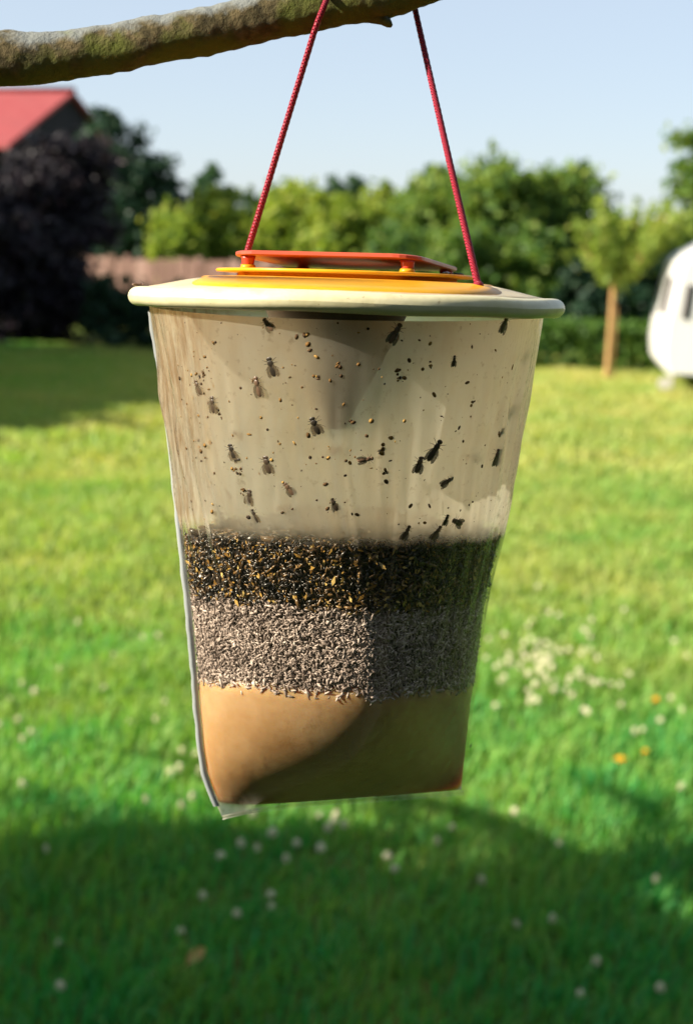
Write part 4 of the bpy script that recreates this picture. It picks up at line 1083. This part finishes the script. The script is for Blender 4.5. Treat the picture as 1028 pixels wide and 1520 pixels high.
# (px, py, length in px, direction of the head in degrees on the picture, outside?, label)
FL = [(398, 482, 20, 125, 1, 'small brown fly highest at left, close under the rim'),
      (403, 545, 27, 100, 1, 'upper fly of the upright pair on the upper left of the bag'),
      (383, 574, 29, 95, 1, 'lower fly of the upright pair on the upper left of the bag'),
      (474, 510, 14, 60, 0, 'tiny fly at the left edge of the dark inner funnel shadow'),
      (294, 575, 22, 110, 1, 'fly on the creased left fold of the bag, upper of two'),
      (316, 601, 24, 80, 1, 'fly on the creased left fold of the bag, lower of two'),
      (345, 671, 24, 100, 1, 'reddish fly on the left of the bag level with the long pair'),
      (397, 690, 26, 95, 1, 'reddish fly with a dark droplet touching its head, left half'),
      (468, 632, 26, 110, 1, 'dark lone fly below the tip of the dark inner funnel'),
      (429, 726, 21, 125, 1, 'fly left of centre just above the grey band'),
      (370, 738, 24, 70, 1, 'olive fly with a brown smear beside it, lower left'),
      (378, 766, 22, 105, 1, 'reddish fly low on the left touching the grey band'),
      (496, 749, 20, 110, 1, 'dark fly in the middle just above the grey band'),
      (331, 761, 24, 120, 0, 'faint fly inside the film at lower left'),
      (497, 668, 18, 25, 0, 'faint fly inside the film near the centre'),
      (354, 645, 19, 170, 0, 'faint fly inside the film above the reddish fly on the left'),
      (340, 733, 17, 130, 0, 'faint fly inside the film left of the olive fly'),
      (424, 752, 22, 35, 0, 'faint fly inside the film low at left of centre'),
      (542, 682, 22, 10, 1, 'brown fly lying level, right of centre'),
      (644, 669, 34, 62, 1, 'longest black fly, right half, upper of the touching pair'),
      (621, 690, 25, 82, 1, 'black fly below left of the longest one'),
      (662, 715, 23, 22, 1, 'dark fly lying almost level below the black pair'),
      (745, 613, 24, 30, 0, 'blurred fly near the right edge of the bag, upper'),
      (735, 679, 26, 88, 1, 'upright fly near the right edge of the bag'),
      (691, 677, 15, 140, 0, 'faint small fly between the black pair and the right edge'),
      (678, 775, 24, 150, 1, 'dark fly at right just above the heap, right one of two'),
      (661, 772, 18, 85, 1, 'dark small fly at right just above the heap, left one of two'),
      (647, 791, 24, 60, 1, 'dark fly half sunk in the heap top at right'),
      (602, 791, 24, 70, 1, 'dark fly half sunk in the heap top right of centre'),
      (586, 495, 30, 65, 1, 'large dark fly under the rim at the right edge of the funnel'),
      (748, 480, 30, 70, 1, 'dark fly close under the rim at far right'),
      (673, 536, 16, 95, 1, 'tiny fly on the upper right of the bag'),
      (762, 531, 18, 85, 0, 'small fly near the right edge of the bag below the rim fly'),
      (352, 683, 12, 20, 1, 'tiny fly just under the reddish one on the left'),
      (697, 1106, 14, 175, 1, 'small dark fly on the outer right edge low on the bag')]
for px, py, Lp, ang, outside, lab in FL:
    p, n_ = bag_front(px, py, 0.0 if outside else 0.0045)
    size = Lp * KP * 1.06
    right = CM.to_3x3().col[0]; up = CM.to_3x3().col[1]
    d = right * math.cos(R(ang)) + up * math.sin(R(ang)); d = (d - n_ * d.dot(n_)).normalized()
    s_ = n_.cross(d)
    if px > 690 and py > 1000: p = p + Vector((.001, 0, 0))
    rw = random.Random(px * 7 + py); wsc = rw.uniform(.85, 1.35); fls = rw.uniform(.28, .5)          # dried out, pressed flat to the film
    s2 = s_ * wsc; n2 = n_ * fls; p = p - n_ * size * .03
    M = Matrix(((d.x, s2.x, n2.x, p.x), (d.y, s2.y, n2.y, p.y), (d.z, s2.z, n2.z, p.z), (0, 0, 0, 1)))
    make_fly(M, size, lab, 'flies stuck to the bag wall')
# on the lid
def lid_fly(q, size, rot, lab):
    M = LM @ Matrix.Translation(q) @ Matrix.Rotation(R(rot), 4, 'Z'); make_fly(M, size, lab, 'flies on the lid')
lid_fly(Vector((-0.0955, -0.003, 0.0041)), 0.0058, 10, 'small brown fly sitting on the far left of the rim')
lid_fly(LI @ (cap_pt(.98, .42, .0)) + Vector((0.006, 0, -0.0055)), 0.0070, 80, 'dark fly under the right edge of the red cap')
lid_fly(Vector((0.052, 0.022, 0.0136)), 0.0065, 160, 'dark fly on the lid behind the right edge of the cap')

# specks and droplets on the film
def specks():
    m = NT('fly_speck'); g = m.n('ShaderNodeNewGeometry')
    c = m.ramp(g.outputs['Random Per Island'], [(0.0, (0.02, 0.013, 0.008)), (0.45, (0.07, 0.036, 0.012)), (0.75, (0.17, 0.09, 0.022)), (1.0, (0.30, 0.18, 0.05))])
    mt = m.done(m.bsdf(c, 0.75, 0.15))
    r = np.random.default_rng(31); bmx = bmesh.new()
    lst = [(387, 620, 3.5), (415, 659, 4), (437, 658, 4), (460, 679, 4.5), (403, 683, 4), (385, 703, 3), (483, 719, 5), (513, 684, 4), (369, 768, 5), (419, 761, 5), (457, 646, 6), (544, 647, 4.5), (568, 660, 5), (580, 650, 4.5), (573, 715, 5), (579, 684, 3), (551, 695, 3), (519, 687, 4), (512, 706, 5), (609, 751, 5), (637, 751, 5), (701, 745, 4), (681, 635, 4), (687, 655, 4), (715, 692, 3.5), (630, 776, 4), (530, 764, 4.5), (693, 568, 4.5), (644, 586, 6), (627, 548, 4), (638, 510, 3.5), (607, 535, 5), (532, 541, 4.5), (506, 558, 4), (546, 488, 3), (416, 594, 5), (357, 576, 3), (291, 555, 4), (320, 508, 4), (317, 573, 3), (340, 596, 3), (312, 657, 6), (298, 670, 6), (270, 666, 4), (486, 755, 4), (370, 645, 5), (357, 696, 5), (600, 625, 4), (551, 625, 6), (524, 627, 5), (655, 618, 3), (676, 640, 3), (566, 672, 6), (487, 680, 5), (760, 545, 5), (745, 560, 3), (700, 515, 3), (735, 520, 3), (590, 550, 6), (600, 561, 5), (622, 505, 3), (430, 560, 3), (448, 575, 3), (460, 520, 4), (440, 500, 5), (470, 530, 5), (490, 565, 4), (510, 600, 4), (520, 625, 4)]
    for k in range(150):
        lst.append((r.uniform(262, 760), r.uniform(475, 780), abs(r.normal()) * 1.1 + 0.9))
    for k in range(70): lst.append((r.uniform(262, 320), r.uniform(520, 790), abs(r.normal()) * 1.8 + 1.0))
    for px, py, s_ in lst:
        p, n_ = bag_front(px, py, -0.0001)
        q = n_.to_track_quat('Z', 'Y').to_matrix() @ Matrix.Rotation(r.uniform(0, 6), 3, 'Z'); k = s_ * KP * 0.75
        add_ball(bmx, p, (k * r.uniform(.8, 1.4), k * r.uniform(.5, 1.0), k * .10), 1, q)
    for px, py, s_, a in ((300, 560, 7, .3), (312, 598, 8, 1.2), (326, 612, 5, .2), (352, 700, 6, .9), (360, 730, 6, .4), (470, 560, 5, .1), (566, 668, 7, .3), (572, 700, 5, .05), (500, 545, 6, .6), (640, 540, 5, .0), (700, 600, 5, .7), (742, 640, 6, .3), (590, 560, 6, .5), (455, 500, 8, .8)):
        p, n_ = bag_front(px, py, -0.0001); q = n_.to_track_quat('Z', 'Y').to_matrix() @ Matrix.Rotation(a, 3, 'Z'); k_ = s_ * KP * .7
        for j in range(5):
            add_ball(bmx, p + q @ Vector((r.normal() * k_ * .7, r.normal() * k_ * .9, 0)), (k_ * r.uniform(.3, .9), k_ * r.uniform(.3, .8), k_ * .05), 1, q)
    o = tlink('speck_spatter', bmx, mt, True, None); o.parent = trap
    tag(o, 'brown and amber droplets and specks spattered over the film', kind='stuff')
specks()

# ------------------------------------------------------------------ flowers and leaves on the lawn
m = NT('clover_head'); g = m.n('ShaderNodeNewGeometry'); sp = m.n('ShaderNodeSeparateXYZ'); m.l(m.coord(), sp.inputs[0])
c = m.ramp(m.math('MULTIPLY', sp.outputs[2], 1.0), [(0.038, (0.22, 0.22, 0.10)), (0.056, (0.74, 0.70, 0.52))])
MAT['clover'] = m.done(m.bsdf(c, 0.7, 0.2))
MAT['stem'] = simple('stem', (0.10, 0.19, 0.03), 0.6, 0.3)
MAT['dandelion'] = simple('dandelion', (0.85, 0.50, 0.01), 0.6, 0.2)
def clover_proto():
    bm = bmesh.new(); r = random.Random(3)
    add_ball(bm, (0, 0, .055), (.0075, .0075, .007), 1)
    for k in range(34):                       # florets
        a = k * 2.39996; zc = 1 - 1.55 * (k + .5) / 34; rr = math.sqrt(max(0, 1 - zc * zc))
        d = Vector((rr * math.cos(a), rr * math.sin(a), zc)); c_ = Vector((0, 0, .055))
        rings = add_tube(bm, [c_ + d * .006, c_ + d * .0095 + Vector((0, 0, .001)), c_ + d * .0125 + Vector((0, 0, .002))], [.0017, .0021, .0006], 4, cap=False)
    h = bm_mesh('head', bm); h.materials.append(MAT['clover'])
    bm = bmesh.new(); add_tube(bm, [(0.004, 0, -.002), (0.002, 0.001, .03), (0, 0, .050)], .0011, 5); s_ = bm_mesh('stem', bm); s_.materials.append(MAT['stem'])
    return h, s_
CH, CS = clover_proto()
left = [(215, 965), (32, 1035), (15, 1050), (57, 1050), (33, 1080), (5, 1095), (48, 1110), (30, 1120), (153, 1038), (247, 1060), (230, 1088), (193, 1090), (267, 1140), (284, 1143), (252, 1168), (267, 1168), (301, 1165), (305, 1182), (280, 1215), (273, 1222), (222, 1215), (70, 1290), (38, 1190), (120, 940), (170, 985), (238, 960), (90, 1010)]
mid = [(400, 1268), (406, 1272), (358, 1285), (334, 1293), (444, 1272), (490, 1232), (505, 1255), (478, 1295), (420, 1305), (484, 1257), (470, 1232), (385, 1290), (372, 1240), (500, 1240)]
shade = [(302, 1363), (402, 1350), (400, 1372), (355, 1384), (270, 1408), (218, 1473), (95, 1508), (95, 1425), (645, 1275), (668, 1250), (828, 1280), (965, 1338), (817, 1400), (758, 1400), (880, 1452), (975, 1508), (855, 1508), (577, 1298), (585, 1315), (720, 1335)]
right = [(905, 1030), (920, 1040), (998, 1052), (1008, 1072), (980, 1087), (865, 1080), (942, 1110), (1002, 1195), (870, 950), (925, 920), (1000, 965), (825, 925), (1015, 990), (760, 1232), (955, 1100)]
rq = random.Random(77)
patch = [(rq.gauss(790, 58), rq.gauss(1005, 30)) for k in range(88)]
patch = [(x, y) for x, y in patch if x > 715 or y > 1200]
gg = 'white clover flowers in the lawn'
for lst, lab in ((left, 'white clover flower in the sunlit grass left of the bag'), (mid, 'white clover flower in the grass just below the bag'), (shade, 'white clover flower in the shaded foreground grass'), (right, 'scattered white clover flower in the sunlit grass at far right'), (patch, 'white clover flower in the dense pale patch right of the bag')):
    for px, py in lst:
        p = on_ground(px, py + 6)
        if p.y < 1.2: continue
        o = thing('clover_flower', (p.x, p.y, 0), lab, 'flower', gg + ': ' + lab.split(' flower ')[1], rq.uniform(0, 6))
        own = {(302, 1363): 'shaded white clover flower just above the tan fallen leaf', (270, 1408): 'shaded white clover flower touching the left of the tan fallen leaf', (218, 1473): 'shaded white clover flower below left of the tan fallen leaf', (95, 1508): 'white clover flower at the very bottom left corner', (95, 1425): 'shaded white clover flower near the left edge above the bottom corner', (975, 1508): 'white clover flower at the very bottom right corner', (855, 1508): 'white clover flower on the bottom edge at right', (965, 1338): 'shaded white clover flower nearest the right edge', (880, 1452): 'shaded white clover flower at lower right above the bottom edge pair', (817, 1400): 'right one of two level shaded white clover flowers at lower right', (758, 1400): 'left one of two level shaded white clover flowers at lower right', (215, 965): 'lone white clover flower farthest back left of the bag', (70, 1290): 'lone white clover flower at the shade edge on the far left', (1002, 1195): 'white clover flower lowest in the sunlit grass at far right'}.get((px, py))
        if own: o['label'] = own
        sc = rq.uniform(.6, .98); o.scale = (sc, sc, rq.uniform(.85, 1.3)); o.rotation_euler = (rq.gauss(0, .12), rq.gauss(0, .12), rq.uniform(0, 6))
        link('head', CH, None, o); link('stem', CS, None, o)
def dandelion(px, py, sc, lab):
    p = on_ground(px, py + 5); o = thing('dandelion_flower', (p.x, p.y, 0), lab, 'flower', 'yellow flowers in the lawn')
    bm = bmesh.new(); rd_ = random.Random(px)
    for ring, (nr, r0, zz) in enumerate(((18, .019, .004), (14, .014, .008), (10, .008, .011))):
        for k in range(nr):
            a = 2 * math.pi * k / nr + ring * .2; ca, sa = math.cos(a), math.sin(a); w_ = .0022
            q = [(0, 0, .055), (ca * r0 * .6 - sa * w_, sa * r0 * .6 + ca * w_, .055 + zz), (ca * r0, sa * r0, .057 + zz), (ca * r0 * .6 + sa * w_, sa * r0 * .6 - ca * w_, .055 + zz)]
            bm.faces.new([bm.verts.new(v) for v in q])
    link('head', bm_mesh('head', bm), MAT['dandelion'], o)
    bm = bmesh.new(); add_tube(bm, [(0.004, 0, -.002), (0, 0, .055)], .0018, 6); link('stem', bm_mesh('stem', bm), MAT['stem'], o)
    o.scale = (sc, sc, 1.1)
dandelion(918, 1153, 1.25, 'bright yellow dandelion flower in the grass at lower right')
dandelion(971, 1061, 0.9, 'paler yellow dandelion flower farther back at right')
dandelion(955, 1141, 0.7, 'small yellow dandelion flower just right of the bright one')

def dead_leaf(px, py, Lm, wm, rotz, color, lab, z=0.05):
    p = on_ground(px, py); d = p.y - z * 1.0
    p = at(px, py, p.y * (1 - z / 1.6))
    bm = bmesh.new(); n = 9; rows = []
    for i in range(n + 1):
        t_ = i / n; w_ = wm * math.sin(math.pi * min(1, t_ * .97 + .015)) ** .8
        x = (t_ - .5) * Lm; cz = .012 * math.sin(t_ * 3.1) + .004 * math.sin(9 * t_)
        rows.append([bm.verts.new((x, s_ * w_ * .5, cz + abs(s_) * .010)) for s_ in (-1, -.5, 0, .5, 1)])
    for a, b in zip(rows[:-1], rows[1:]):
        for k in range(4): bm.faces.new((a[k], a[k + 1], b[k + 1], b[k]))
    g_ = bmesh.ops.solidify(bm, geom=bm.faces[:], thickness=.0008)
    mt = simple('dry_leaf', color, .6, .3, .25, 60)
    o = thing('fallen_leaf', (p.x, p.y, p.z), lab, 'leaf', 'fallen leaves'); o.rotation_euler = (R(35), R(-25), rotz)
    link('blade', bm_mesh('blade', bm, True), mt, o)
    bm = bmesh.new(); add_tube(bm, [(-Lm * .5, 0, 0.001), (-Lm * .75, .004, -.004)], .001, 5); link('stalk', bm_mesh('stalk', bm), mt, o)
dead_leaf(290, 1422, .055, .028, R(40), (0.85, 0.58, 0.27), 'tan fallen leaf lying in the shaded foreground grass')
dead_leaf(210, 1116, .045, .03, R(20), (0.075, 0.028, 0.018), 'dark brown shrivelled leaf in the sunlit grass at left', .035)
